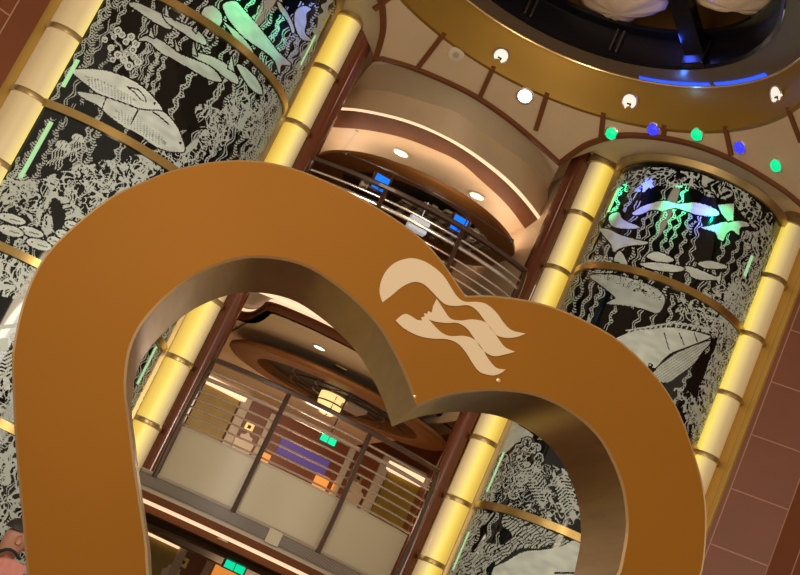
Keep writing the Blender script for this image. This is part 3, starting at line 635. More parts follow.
# ================================================================== BALCONIES
RR = 2.2
def at_R(px, py, R=RR, c=BC):
    d = ray(px, py); o2 = -c[:2]; a = d[:2]@d[:2]; b_ = 2*(d[:2]@o2); k_ = o2@o2-R*R
    t = (-b_-math.sqrt(b_*b_-4*a*k_))/(2*a); return EYE+d*t
def ang(p, c=BC): return math.atan2(p[1]-c[1], p[0]-c[0])
a_ends = (ang(at_R(214.5, 360)), ang(at_R(437, 471))); a_p2 = ang(at_R(290, 392.4)); a_p3 = ang(at_R(370.7, 430.7))
def bal_arc(R, z, a0=None, a1=None, n=36): return arc(BC, R, a_ends[0] if a0 is None else a0, a_ends[1] if a1 is None else a1, n, z)
def railing(zbase, ztop, lab, panel_top, levels):
    t = thing('balcony_railing', bal_arc(RR, zbase)[18], lab, 'railing')
    m = MB(); m.sweep(bal_arc(RR, ztop), [(-.03, -.018), (.03, -.018), (.035, .008), (.02, .022), (-.02, .022), (-.035, .008)]); m.build('handrail', WOODD, t, smooth=True)
    for z, r in levels:
        m = MB(); m.tube(bal_arc(RR, z), r, 10); m.build('bar', CHROME, t, smooth=True)
    for a in (a_ends[0], a_p2, a_p3, a_ends[1]):
        e = vec((math.cos(a), math.sin(a), 0)); p = BC+e*RR; m = MB(); H = ztop-zbase
        pts = [p+Z3*(zbase-.03)+e*.05, p+Z3*(zbase+.25*H)+e*.065, p+Z3*(zbase+.6*H)+e*.05, p+Z3*(zbase+.9*H)+e*.03, p+Z3*(ztop+.01)]
        m.tube(smooth_curve(pts, 4), .021, 8); o = m.build('post', WOODD, t, smooth=True)
    m = MB(); cv = bal_arc(RR-.02, zbase, a_ends[0]-.0, a_ends[1]); m.sweep(cv, [(-.006, 0), (.006, 0), (.006, panel_top-zbase), (-.006, panel_top-zbase)])
    m.build('kick_panel', PANELW, t, smooth=True)
    m = MB(); m.sweep(bal_arc(RR-.02, panel_top), [(-.01, -.008), (.01, -.008), (.01, .01), (-.01, .01)]); m.build('panel_cap', WHITE, t, smooth=True)
    return t
lev = lambda z0: [(z0+.46+.075*i, .009) for i in range(5)]+[(z0+.87, .018), (z0+.94, .010)]
def slab(zb, nm):
    # fascia with perforated grille, brown edge and light strip below
    a0, a1 = a_ends[0]-.06, a_ends[1]+.06
    m = MB(); cv = bal_arc(RR+.03, zb, a0, a1); bk = [p+(-NB)*6.0 for p in cv]
    m.sweep(cv, [(0, -.17), (.0, 0), (-.35, 0), (-.35, -.17)]); m.loft([p for p in cv], bk); ud = .17 if 'lower' in nm else .05; m.loft([p-Z3*ud for p in cv], [p-Z3*ud for p in bk])
    st(m.build('floor_'+nm, WHITE))
    m = MB(); m.sweep(bal_arc(RR+.03, zb, a0, a1), [(0, -.008), (.015, -.008), (.015, .004), (0, .004)]); st(m.build('trim_%d' % (30 if nm == 'lower_balcony' else 40), WHITE))
    t = thing('vent_grille', bal_arc(RR+.03, zb)[18], 'perforated metal grille strip along the %s balcony edge' % ('lower' if 'lower' in nm else 'upper'), 'grille')
    m = MB(); m.sweep(bal_arc(RR+.032, zb-.075, a0, a1, 60), [(0, -.05), (.006, -.05), (.006, .05), (0, .05)]); m.build('mesh_strip', MESHG, t)
    m = MB()
    for i in range(230):
        a = a0+(a1-a0)*(i+.5)/230; e = vec((math.cos(a), math.sin(a), 0)); tt = vec((-e[1], e[0], 0)); p = BC+e*(RR+.042)+Z3*(zb-.075)
        m.box(p, tt*.0016+Z3*.012, e*.003, Z3*.046)
    m.build('rib', WHITE, t)
    for a in ((a_p2+a_p3)/2,):
        e = vec((math.cos(a), math.sin(a), 0)); tt = vec((-e[1], e[0], 0)); m = MB(); m.box(BC+e*(RR+.048)+Z3*(zb-.075), tt*.06, e*.01, Z3*.062); plabel(m.build('blank_plate', PANELW, t, bevel=.006), 'plain cream blank plate')
    k = 31 if 'lower' in nm else 41
    m = MB(); m.sweep(bal_arc(RR+.03, zb-.17, a0, a1), [(0, -.05), (.012, -.05), (.012, .01), (0, .01)]); st(m.build('trim_%d' % k, BROWN))
    m = MB(); m.sweep(bal_arc(RR-.08, zb-.20, a0, a1), [(0, -.045), (.02, -.045), (.02, .03), (0, .03)])
    o = m.build('cove_light', LCOVE); tag(o, 'pinkish lit strip under the edge of the %s balcony' % ('lower' if 'lower' in nm else 'upper'), 'cove light')
    if 'lower' in nm: m = MB(); m.sweep(bal_arc(RR-.14, zb-.27, a0, a1), [(-.2, -.03), (.03, -.03), (.03, .03), (-.2, .03)]); st(m.build('trim_%d' % (k+1), BROWN))
slab(2.42, 'lower_balcony'); slab(4.37+.02, 'upper_balcony')
r1 = railing(2.42, 3.46, 'lower balcony railing with chrome bars, dark posts and frosted white kick panels', 2.85, lev(2.42))
r2 = railing(4.37, 5.41, 'upper balcony railing with chrome bars and dark wooden handrail', 4.80, lev(4.37))
# thin rod with round knobs hung just above the upper rail
t = thing('curtain_rod', bal_arc(RR, 5.56)[18], 'thin dark rod with round knob ends above the upper balcony rail', 'rod')
p0, p1 = ang(at_R(347, 152)), ang(at_R(511, 242))
m = MB(); m.tube(bal_arc(RR, 5.56, p0, p1), .010, 8); m.build('rod', WOODD, t, smooth=True)
for a in (p0, p1):
    m = MB(); q = bal_arc(RR, 5.56, a, a+.01, 1)[0]; m.lathe(q-Z3*.024, [(0, 0), (.017, .006), (.024, .024), (.017, .042), (0, .048)], 12); m.build('knob', WOODD, t, smooth=True)
for a in (a_p2, a_p3):
    m = MB(); q = bal_arc(RR, 5.42, a, a+.01, 1)[0]; m.tube([q, q+Z3*.14], .006, 6); m.build('bracket', WOODD, t)

# ceiling of the lower balcony room, with brown wavy edge
lo_top = [(240, 297), (262, 300), (300, 312), (330, 325), (360, 342), (400, 366), (430, 384), (443, 398), (457, 424)]
lf = smooth_curve([on_z(x, y, 4.20) for x, y in [(224, 311), (232, 316), (242, 320), (252, 320), (261, 315), (269, 311), (300, 323), (330, 337), (365, 355), (398, 376), (416, 390), (428, 396), (434, 403), (439, 413), (447, 424), (459, 433)]], 4)
m = MB(); m.sweep(lf, [(-.06, 0), (.0, 0), (.0, .08), (-.06, .08)]); m.sweep([p+Z3*.06 for p in lf], [(-.02, 0), (.03, 0), (.03, .02), (-.02, .02)]); st(m.build('trim_50', BROWN))
m = MB(); m.loft(lf, [p+(-NB)*5.6 for p in lf]); st(m.build('ceiling_lower_balcony', CREAM))
m = MB(); m.sweep([p+Z3*.085 for p in lf], [(-.02, 0), (.0, 0), (.0, .035), (-.02, .035)]); o = m.build('cove_light', LCOVE); tag(o, 'pale lit strip above the wavy brown edge over the lower balcony', 'cove light')

# dropped round discs under the balcony ceilings
def disc(z, R, rin, label, ctr, dark_edge, sy=1.0):
    t = thing('ceiling_disc', (ctr[0], ctr[1], z), label, 'ceiling disc')
    m = MB(); m.lathe((*ctr, z), [(rin, .10), (rin, 0), (rin+.02, -.006), (R-.03, 0), (R, .02), (R, .05), (R-.06, .08), (rin, .10)], 64, axis=(UB, -NB*sy, Z3)); m.build('ring', DISC, t, smooth=True)
    m = MB(); m.lathe((*ctr, z), [(0, .115), (rin+.04, .115), (rin+.04, .10), (0, .10)], 48, axis=(UB, -NB*sy, Z3)); m.build('recess', DARKHOLE, t)
    return t
d1 = disc(4.02, 1.22, .90, 'large round bronze ceiling disc with swirling tracery over the lower balcony', (-.10, 13.92), True, .76)
ctr = vec((-.10, 13.92, 4.05))
for rr_ in (.28, .52):
    m = MB(); m.tube(arc(ctr, rr_, 0, 2*math.pi, 40, 4.03)[:-1], .010, 6, closed=True); m.build('tracery_ring', DARKB, d1, smooth=True)
for i in range(10):
    a = i*2*math.pi/10; m = MB(); pts = [ctr+vec((math.cos(a+.9*s)*(.28+.5*s), math.sin(a+.9*s)*(.28+.5*s), -.02)) for s in np.linspace(0, 1, 8)]
    m.tube(pts, .008, 6); m.build('tracery_arm', DARKB, d1, smooth=True)
t = thing('ceiling_lamp', on_z(331, 402, 4.0), 'round yellow glass ceiling lamp with dark muntins in the lower disc', 'lamp')
c_ = on_z(331, 402, 4.0); m = MB(); m.lathe(c_, [(0, -.15), (.07, -.135), (.12, -.08), (.14, .0), (.14, .07), (0, .07)], 24); sh0 = m.build('glass_shade', LYEL, t, smooth=True)
m = MB(); m.lathe(c_, [(.143, -.03), (.143, -.015)], 24); m.tube([c_+NB*.145+Z3*.05, c_+NB*.125-Z3*.08, c_+NB*.07-Z3*.14, c_-Z3*.155], .006, 6); m.build('muntin', DARKB, sh0)
m = MB(); m.box(on_z(353, 409, 4.0), UB*.11, NB*.18, Z3*.02); o = m.build('louvre_panel', mat('louvre', (.35, .26, .2), .4, noise=.1), None, bevel=.005); tag(o, 'small pale square louvre panel beside the yellow ceiling lamp', 'panel')
d2_ = disc(5.97, 1.12, .80, 'round bronze ceiling disc with glowing edge over the upper balcony', (-.22, 13.42), False)
m = MB(); m.lathe((-.22, 13.42, 6.055), [(.90, 0), (.94, 0), (.94, .025), (.90, .025), (.90, 0)], 64); o = m.build('edge_light', LHID, d2_); plabel(o, 'warm hidden light ring')
m = MB(); c2_ = vec((.12, 13.35, 5.96))
for i in range(-4, 5):
    L = math.sqrt(max(0, .5**2-(i*.12)**2)); m.box(c2_+UB*i*.12, UB*.03, NB*L, Z3*.012); m.box(c2_+NB*i*.12, UB*L, NB*.03, Z3*.012)
o = m.build('lattice', mat('lattice_grey', (.30, .25, .18), .4), d2_)
# light pieces under the upper disc
def slabrect(name, px, py, depthY, wd, ht, matl, lab, cat, par=None, th=.02, group=None):
    c = on_y(px, py, depthY); m = MB(); m.box(c, UB*wd/2, NB*th, Z3*ht/2); o = m.build(name, matl, par, bevel=.004)
    if par is None: tag(o, lab, cat, group)
    return o
def clamp_glint(px, py, lab):  # blue reflections off the post clamps, built as glowing boxes
    c = at_R(px, py, 2.10); t = thing('post_glint', c, lab, 'post_glint')
    m = MB(); m.box(c, UB*.085, NB*.03, Z3*.085); m.build('housing', WOODD, t, bevel=.006)
    m = MB(); m.box(c+NB*.032, UB*.066, NB*.003, Z3*.066); m.build('glint', BLUES, t)
    m = MB(); m.tube([c-Z3*.05, c-Z3*.07+NB*.10], .008, 6); m.build('bracket', WOODD, t)
clamp_glint(380, 184, 'small blue glowing screen painted at the upper rail, left one of two'); clamp_glint(458, 225, 'small blue glowing screen painted at the upper rail, right one of two')
for px, py, lab in ((365, 183, 'cream speaker box left of the left blue screen'), (473, 236, 'cream speaker box right of the right blue screen')):
    c = at_R(px, py, 2.10); t = thing('speaker_box', c, lab, 'speaker')
    m = MB(); m.box(c, UB*.035, NB*.04, Z3*.045); m.build('cabinet', WHITE, t, bevel=.008)
    m = MB(); m.lathe(c+NB*.041, [(0, 0), (.022, 0), (.025, .004), (.02, .006), (0, .004)], 16, axis=(UB, Z3, NB)); m.build('grille', BROWN, t)
    m = MB(); m.tube([c-Z3*.04, c-Z3*.06+NB*.10], .006, 6); m.build('bracket', WOODD, t)
c = on_y(418, 225, 12.9); m = MB(); m.box(c, UB*.10, NB*.05, Z3*.07); m.tube([c, vec((c[0], c[1], 5.98))], .006, 6)
tag(m.build('light_box', em('pale_box', (.55, .55, .6), .5), bevel=.01), 'pale grey light box hanging under the upper disc', 'light box')

# ---------------- rooms behind the balconies
PW = vec((-.7, 17.6, 0)); KS = 1.16
def on_wall(px, py, d=0): return on_plane(px, py, PW+NB*d, NB)
m = MB(); m.box(PW-UB*.4+Z3*3.2-NB*.05, UB*3.4, NB*.05, Z3*3.4); st(m.build('wall_back', WALLD))
for s, (bx_, by_) in ((-1, (-1.30, 11.86)), (1, (1.11, 12.42))):
    p_ = vec((bx_, by_, 0))-NB*1.45
    m = MB(); m.box(p_+Z3*5.47, UB*.015, NB*1.45, Z3*1.33); st(m.build('wall_upper_alcove_%s' % ('left' if s < 0 else 'right'), CREAM))
for s in (-1, 1):
    m = MB(); m.box(PW+UB*(-.3+s*2.4)+NB*2.1+Z3*3.2, UB*.04, NB*2.1, Z3*3.35); st(m.build('wall_lobby_%s' % ('left' if s < 0 else 'right'), WALLD))
def wrect(name, px, py, wd, ht, matl, lab=None, cat=None, d=0., th=.02, par=None, bevel=.004, group=None):
    c = on_wall(px, py, d+th); m = MB(); m.box(c, UB*wd*KS/2, NB*th, Z3*ht*KS/2); o = m.build(name, matl, par, bevel=bevel)
    if par is None: tag(o, lab, cat, group)
    return o
LCOVE2 = em('bright_cove', (1, .68, .42), .9)
def alcove(px, py, lab, mirror=1):
    c = on_wall(px, py, .02); t = thing('alcove_panel', c, lab, 'wall panel')
    wrect('ochre_panel', px, py, .50, .62, YPANEL, par=t)
    m = MB(); m.box(c+UB*mirror*.37+NB*.03, UB*.06, NB*.04, Z3*.55); m.build('frame_stile', WHITE, t, bevel=.008)
    m = MB(); m.box(c+Z3*.43+NB*.03, UB*.35, NB*.05, Z3*.06); plabel(m.build('cove_lamp', LCOVE2, t, bevel=.01), 'glowing cove lamp')
    m = MB(); m.box(c+Z3*.52+NB*.03, UB*.40, NB*.07, Z3*.03); m.build('frame_head', WHITE, t, bevel=.008)
alcove(206, 417, 'ochre wall panel with glowing top at the left of the lower balcony lobby', 1)
alcove(396, 507, 'ochre wall panel with glowing top at the right of the lower balcony lobby', -1)
for px, py, lab in ((262, 440, 'thin cream pilaster strip left of the violet recess'), (342, 474, 'thin cream pilaster strip right of the violet recess')):
    wrect('wall_strip', px, py, .07, .62, WHITE, lab, 'wall strip')
def sconce(px, py, lab):
    c = on_wall(px, py, 0); t = thing('wall_sconce', c, lab, 'sconce')
    prof = [(-.10, -.14), (.10, -.14), (.11, .02), (.07, .04), (.07, .08), (.03, .09), (0, .13), (-.03, .09), (-.07, .08), (-.07, .04), (-.11, .02)]
    m = MB(); m.prism([(a*KS, b_*KS) for a, b_ in prof], c, UB, Z3, NB, .05); m.build('shade', FROST, t)
    m = MB(); m.box(c+NB*.02-Z3*.16, UB*.06, NB*.02, Z3*.02); m.build('bracket', BRASSD, t)
sconce(243, 443, 'cream ornamental sconce left of the violet recess behind the lower rail'); sconce(353, 492, 'cream ornamental sconce right of the violet recess behind the lower rail')
def plate(px, py, lab):
    c = on_wall(px, py, 0); t = thing('wall_plate', c, lab, 'wall plate')
    m = MB(); m.box(c+NB*.01, UB*.06, NB*.01, Z3*.06); pl0 = m.build('plate', BRASSD, t, bevel=.004)
    m = MB(); m.box(c+NB*.022, UB*.022, NB*.004, Z3*.022); plabel(m.build('opening', DARKHOLE, pl0), 'dark square opening')
plate(249, 427, 'small square brass plate above the left lobby sconce'); plate(358, 478, 'small square brass plate above the right lobby sconce')
wrect('violet_recess', 303, 457, .60, .17, VIOLET, 'violet lit recess panel in the middle of the lower balcony lobby', 'recess', d=.0, th=.02)  # violet light in the recess put in as the panel's own glow
lamp('violet_light', 'POINT', tuple(on_wall(318, 440, 2.2)), .7, (.35, .2, 1), size=.05)
wrect('lit_door', 263, 462, .10, .20, ORANGE, 'narrow orange lit doorway edge left of the violet recess', 'door')
wrect('lit_door', 320, 484, .16, .20, ORANGE, 'orange lit doorway right below the violet recess', 'door')
wrect('lit_door', 333, 490, .05, .20, ORANGE, 'thin orange lit door gap beside the right cream strip', 'door')
def exit_sign(px, py, P, lab, w_=.17, zc=None):
    c = P; t = thing('exit_sign', c, lab, 'exit sign')
    m = MB(); m.box(c, UB*(w_+.012), NB*.02, Z3*.062); m.build('housing', DARKB, t, bevel=.004)
    for s in (-1, 1):
        m = MB(); m.box(c+NB*.022+UB*s*w_*.5, UB*w_*.46, NB*.004, Z3*.05); m.build('lit_pad', EXITG, t, bevel=.01)
    m = MB(); m.tube([c+Z3*.06, c+Z3*(zc-c[2])], .008, 6); m.build('hanger', DARKB, t)
exit_sign(0, 0, on_y(328.5, 438.5, 13.6), 'green lit exit sign hanging in the lower balcony lobby', .085, 4.2)

# ---------------- ground floor lobby under the lower balcony
m = MB(); m.box(PW-UB*.5+NB*2.6+Z3*2.19, UB*2.0, NB*2.5, Z3*.02); st(m.build('ceiling_lobby', CREAM))
t = thing('ceiling_disc', (-.2, 13.3, 2.12), 'dark round ceiling disc under the lower balcony', 'ceiling disc')
m = MB(); m.lathe((-.2, 13.3, 2.08), [(.9, .09), (.9, 0), (1.25, 0), (1.28, .03), (1.25, .09)], 48); m.build('ring', DARKB, t, smooth=True)
def wallpic(px, py, lab):
    c = on_wall(px, py, .02); t = thing('picture', c, lab, 'picture')
    m = MB(); m.box(c, UB*.23, NB*.012, Z3*.39); m.build('canvas', YPANEL, t)
    for s in (-1, 1):
        m = MB(); m.box(c+UB*s*.28+NB*.01, UB*.05, NB*.03, Z3*.48); m.build('frame', WHITE, t, bevel=.008)
        m = MB(); m.box(c+Z3*s*.44+NB*.01, UB*.33, NB*.03, Z3*.05); m.build('frame', WHITE, t, bevel=.008)
wallpic(150, 566, 'ochre picture in a pale frame at bottom left under the balcony')
m = MB(); c = on_wall(158, 535, .04); m.box(c, UB*.30, NB*.05, Z3*.05); tag(m.build('wall_light', LCOVE2, bevel=.01), 'bright cove light above the framed picture under the balcony', 'wall light')
plate(183, 562, 'small square brass plate under the balcony beside the framed picture'); sconce(171, 574, 'cream scalloped sconce below the brass plate under the balcony')
wrect('wall_strip', 206, 571, .08, .50, WHITE, 'cream pilaster strip under the balcony between plate and lit door', 'wall strip')
wrect('lit_door', 222, 580, .26, .30, ORANGE, 'orange lit doorway at the bottom under the balcony', 'door')
exit_sign(0, 0, on_y(235, 565.5, 12.9), 'green lit exit sign under the lower balcony', .10, 2.2)

# ================================================================== DOWNLIGHTS
def downlight(pos, axis, r, lab, matl=LWARM, trimm=WHITE, group=None, e=0, col=WARM, cone=1.9):
    a = unit(axis); x = unit(np.cross(a, (0, 1, .2))); y = np.cross(a, x); t = thing('downlight', pos, lab, 'downlight', group)
    m = MB(); m.lathe(pos, [(r, -.01), (r+.012, .004), (r, .010), (r*.86, .008), (r*.84, -.01)], 24, axis=(x, y, a)); m.build('trim', trimm, t, smooth=True)
    m = MB(); m.lathe(pos, [(0, .004), (r*.84, .004)], 24, axis=(x, y, a)); m.build('lens', matl, t)
    if e: lamp('spot', 'SPOT', tuple(pos+a*.04), e, col, tuple(pos+a*2), size=.03, spot_size=cone, spot_blend=.6)
    return t
for px, py, lab in ((401, 153, 'warm downlight over the upper balcony, left one above the glowing disc'), (477, 196, 'warm downlight over the upper balcony, right one near the brown arch')):
    downlight(on_z(px, py, 6.325), (0, 0, -1), .085, lab, e=14)
for px, py, lab in ((319.5, 347.5, 'warm downlight in the lower balcony ceiling above the bronze disc'),):
    downlight(on_z(px, py, 4.195), (0, 0, -1), .065, lab, e=10)
for px, py, lab in ((222.8, 540.6, 'warm downlight under the lower balcony, upper left of the exit sign'), (253, 564, 'warm downlight under the lower balcony, right of the exit sign')):
    downlight(on_z(px, py, 2.165), (0, 0, -1), .07, lab, e=6)
m = MB(); c = on_z(340, 368, 4.19); m.box(c, UB*.06, NB*.05, Z3*.006); tag(m.build('ceiling_vent', BRASSD), 'small square ceiling vent beside the lower disc', 'vent')
def cone_n(p): d = unit((p[0]-G[0], p[1]-G[1], 0)); return unit(-(d*SL)-Z3)   # facing down and to the centre
# round speaker and bright lamp on the sloped ceiling
p = on_cone(456, 54); a = cone_n(p); x = unit(np.cross(a, (0, 1, .2))); y = np.cross(a, x)
t = thing('ceiling_speaker', p, 'round cream ceiling speaker on the sloped ceiling panel, left of the bright lamp', 'speaker')
m = MB(); m.lathe(p, [(.075, -.01), (.075, .008), (.060, .014), (.03, .016)], 28, axis=(x, y, a)); gr0 = m.build('grille', mat('speaker_cream', (.72, .60, .46), .5), t, smooth=True)
m = MB(); m.lathe(p, [(.03, .012), (.03, .018), (0, .02)], 20, axis=(x, y, a)); plabel(m.build('centre_cap', CREAMC, gr0), 'tan centre cap')
p = on_cone(525, 96); downlight(p, cone_n(p), .075, 'bright white starburst downlight on the sloped ceiling', LWHITE, CHROME, e=14, col=(.9, .97, 1))
for px, py, colr, mt, lab, e_ in ((612, 133, (0.0, 1, .35), LGREEN, 'green spotlight, leftmost over the right glass bay', 26), (654, 129, (.1, .15, 1), LBLUE, 'blue spotlight, left one of two over the right glass bay', 26), (698, 134, (0, 1, .35), LGREEN, 'green spotlight between the two blue ones over the right glass bay', 34), (741, 147, (.1, .15, 1), LBLUE, 'blue spotlight, right one of two over the right glass bay', 26), (777.5, 165, (0, 1, .35), LGREEN, 'green spotlight, rightmost over the right glass bay', 12)):
    p = on_cone(px, py); a = cone_n(p); x = unit(np.cross(a, (0, 1, .2))); y = np.cross(a, x)
    t = thing('spotlight', p, lab, 'spotlight', 'coloured spotlights over the right bay')
    m = MB(); m.lathe(p, [(.066, -.01), (.066, .01), (.056, .016)], 22, axis=(x, y, a)); m.build('trim', CHROME, t, smooth=True)
    m = MB(); m.lathe(p, [(.056, .012), (.050, .036), (.030, .052), (0, .058)], 20, axis=(x, y, a)); m.build('lens', mt, t, smooth=True)
    q = p+a*.09; ac = math.atan2(p[1]-RB[1], p[0]-RB[0]); tgt = vec((RB[0]+RB[2]*math.cos(ac), RB[1]+RB[2]*math.sin(ac), 6.38))
    lamp('spot', 'SPOT', tuple(q), e_*1.9, colr, tuple(tgt), size=.01, spot_size=.5, spot_blend=.9)
for tx, ty, colr, e_ in ((304, 14, (.05, .2, 1), 30), (240, 12, (0, 1, .35), 40), (318, 20, (0, 1, .3), 40), (270, 40, (.0, 1, .5), 22)):
    d = ray(tx, ty); o2 = np.array([-LB[0], -LB[1]]); a_ = d[:2]@d[:2]; bq = 2*d[:2]@o2; c2 = o2@o2-LB[2]**2; tt = (-bq-math.sqrt(max(0, bq*bq-4*a_*c2)))/(2*a_); q = EYE+d*tt
    n_ = unit((q[0]-LB[0], q[1]-LB[1], 0)); lamp('spot', 'SPOT', tuple(q+n_*.35+Z3*.55), e_*.6, colr, tuple(q), size=.01, spot_size=.7, spot_blend=.9)

# ================================================================== ROUND CEILING OPENING
m = MB(); m.lathe((G[0], G[1], 0), [(1.96, 6.965), (1.90, 6.975), (1.885, 7.0), (1.80, 7.33), (1.79, 7.36), (1.81, 7.40), (1.93, 7.40)], 96); st(m.build('ceiling_ring', GOLDR, smooth=True))
m = MB(); m.tube(arc(G, 1.797, 0, 2*math.pi, 96, 7.352)[:-1], .010, 6, closed=True); st(m.build('trim_60', EDGE, smooth=True))
m = MB(); m.lathe((G[0], G[1], 0), [(1.79, 7.37), (1.50, 7.36), (1.50, 7.40), (1.79, 7.42)], 96); st(m.build('ceiling_flange', mat('grey_bronze', (.20, .165, .145), .4, .3), smooth=True))
m = MB(); m.lathe((G[0], G[1], 0), [(1.50, 7.33), (1.47, 7.35), (1.46, 7.60), (1.38, 7.62), (1.38, 7.66), (1.52, 7.66)], 96); st(m.build('trim_61', BLACK, smooth=True))
m = MB(); m.lathe((G[0], G[1], 0), [(1.52, 7.66), (1.55, 8.5), (0, 8.7)], 64); st(m.build('ceiling_upper', mat('bronze_mirror', (.20, .11, .03), .3, .6, noise=.15, nscale=2), smooth=True))
q = on_z(703, 62, 7.45); r_, a = polar(q); e = vec((math.cos(a), math.sin(a), 0)); tt = vec((-e[1], e[0], 0))
m = MB(); p0_ = G+e*1.46+Z3*7.46; p1_ = G+e*.25+Z3*8.15; d_ = unit(p1_-p0_); n_ = np.cross(tt, d_)
m.box((p0_+p1_)/2, d_*np.linalg.norm(p1_-p0_)/2, tt*.10, n_*.05); m.box(p0_, e*.04, tt*.12, Z3*.12); tag(m.build('roof_beam', BLACK, bevel=.01), 'wide dark roof beam rising across the ceiling opening', 'beam')
for (px, py), lab in (((617, 42), 'small dark double bracket on the black ring, below the left petal'), ((528, 8), 'small dark double bracket on the black ring, far left')):
    q = on_z(px, py, 7.48); r_, a = polar(q); e = vec((math.cos(a), math.sin(a), 0)); tt = vec((-e[1], e[0], 0)); m = MB()
    for s_ in (-1, 1): m.box(G+e*1.44+tt*s_*.03+Z3*7.49, e*.02, tt*.010, Z3*.11)
    tag(m.build('ring_bracket', DARKB, bevel=.003), lab, 'bracket')
m = MB(); m.lathe(G+Z3*8.1, [(0, 0), (.28, .0), (.30, .06), (.28, .55), (0, .55)], 32); tag(m.build('beam_hub', BLACK, smooth=True), 'dark hub at the middle of the ceiling opening', 'hub')
t = thing('blue_rim_reflection', G+vec((math.cos(rad(50))*1.78, math.sin(rad(50))*1.78, 7.36)), 'blue reflection painted as a glowing strip along the rim of the ceiling opening', 'painted reflection')
aa0, aa1 = polar(on_z(762, 72, 7.36))[1], polar(on_z(640, 80, 7.36))[1]
BLUE2 = em('blue_strip', (.03, .10, .85), .9)  # blue reflection on the flange put in as emissive arcs
for s0, s1 in ((0, .44), (.48, 1)):
    m = MB(); m.sweep(arc(G, 1.765, aa0+(aa1-aa0)*s0, aa0+(aa1-aa0)*s1, 14, 7.362), [(-.02, -.004), (.018, -.004), (.018, .004), (-.02, .004)]); m.build('strip', BLUE2, t)
lamp('blue_tint_fill', 'POINT', tuple(G+vec((math.cos(rad(47))*1.66, math.sin(rad(47))*1.66, 7.31))), .6, (.06, .22, 1), size=.03)  # unseen point light added to tint the flange blue
lamp('blue_tint_fill', 'POINT', tuple(G+vec((math.cos(rad(45))*1.3, math.sin(rad(45))*1.3, 7.48))), 2, (.06, .12, 1), size=.05)
lamp('dome_light', 'POINT', tuple(G+Z3*7.2), 16, WARM, size=.3)
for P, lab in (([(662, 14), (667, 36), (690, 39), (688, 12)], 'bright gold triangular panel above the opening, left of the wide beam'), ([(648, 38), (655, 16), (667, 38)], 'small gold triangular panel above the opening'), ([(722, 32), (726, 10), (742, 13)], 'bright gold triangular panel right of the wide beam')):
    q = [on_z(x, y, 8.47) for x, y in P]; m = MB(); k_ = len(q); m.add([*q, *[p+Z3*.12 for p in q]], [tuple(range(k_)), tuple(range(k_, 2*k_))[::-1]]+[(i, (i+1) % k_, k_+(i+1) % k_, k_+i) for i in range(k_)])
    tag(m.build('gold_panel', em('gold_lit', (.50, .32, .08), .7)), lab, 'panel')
# frosted petals
def petal(P, z, lab):
    q = [on_z(x, y, z) for x, y in P]; c = sum(q)/len(q); X, Y = vec((1, 0, 0)), vec((0, 1, 0)); Q = smooth_poly([(p[0], p[1]) for p in q], 5)
    t = thing('glass_petal', (c[0], c[1], z), lab, 'glass petal', 'frosted glass petals')
    m = MB(); rings = 6; vs = []; k_ = len(Q)
    for i in range(rings+1):
        f = 1-i/rings; vs += [(c[0]+(x-c[0])*f, c[1]+(y-c[1])*f, z-.10*(1-f*f)+.012*math.sin(j*.9)*f) for j, (x, y) in enumerate(Q)]
    fs = [(i*k_+j, i*k_+(j+1) % k_, (i+1)*k_+(j+1) % k_, (i+1)*k_+j) for i in range(rings) for j in range(k_)]
    m.add(vs, fs); o = m.build('shade', FROST, t, smooth=True); so = o.modifiers.new('thick', 'SOLIDIFY'); so.thickness = .012
    m = MB(); m.tube([vec((c[0], c[1], z-.09)), vec((c[0], c[1], 8.5))], .012, 8); m.build('hanger', BLACK, t)
petal([(580, -14), (582, 0), (587, 10.5), (599, 19), (615, 23.6), (629, 22), (639.5, 15.7), (657, 12), (666, 7), (667.5, -6), (650, -22), (600, -26)], 7.75, 'frosted wavy glass petal hanging in the ceiling opening, left of the wide beam')
petal([(695, -10), (699, 1), (707, 6), (722, 4.5), (740, 6), (755, 10.5), (770, 11), (782, 7.5), (790, -2), (775, -22), (720, -24)], 7.75, 'frosted wavy glass petal hanging in the ceiling opening, right of the wide beam')
for px, py, lab in ((501, 55, 'white dish lamp on the gold ring, leftmost'), (630.5, 101, 'white dish lamp on the gold ring above the green and blue spotlights'), (778, 94, 'white dish lamp on the gold ring, rightmost')):
    # meet the sloped gold ring
    best = None
    d = ray(px, py)
    for tt in np.linspace(8, 14, 3001):
        q = EYE+d*tt; r_ = math.hypot(q[0]-G[0], q[1]-G[1]); zz = 7.0+(1.885-r_)/.085*.33
        if q[1] > G[1] and r_ > 1.79 and abs(q[2]-zz) < .02: best = q; break
    if best is None: best = on_z(px, py, 7.15)
    e = unit((best[0]-G[0], best[1]-G[1], 0)); a = unit(-e*.75-Z3*.65); best = best+a*.012; x = unit(np.cross(a, Z3)); y = np.cross(a, x)
    t = thing('dish_lamp', best, lab, 'lamp', 'dish lamps on the gold ring')
    m = MB(); m.lathe(best, [(.062, -.03), (.080, .006), (.073, .018), (.064, .012)], 26, axis=(x, y, a)); m.build('rim', CHROME, t, smooth=True)
    m = MB(); m.lathe(best, [(.064, .012), (.036, .003), (0, .0)], 24, axis=(x, y, a)); di0 = m.build('dish', LSPOT, t, smooth=True)
    m = MB(); m.box(best+a*.014+y*.022, x*.02, y*.007, a*.004); m.box(best+a*.014-x*.012+y*.03, x*.006, y*.012, a*.004); m.build('clip', BLACK, di0)

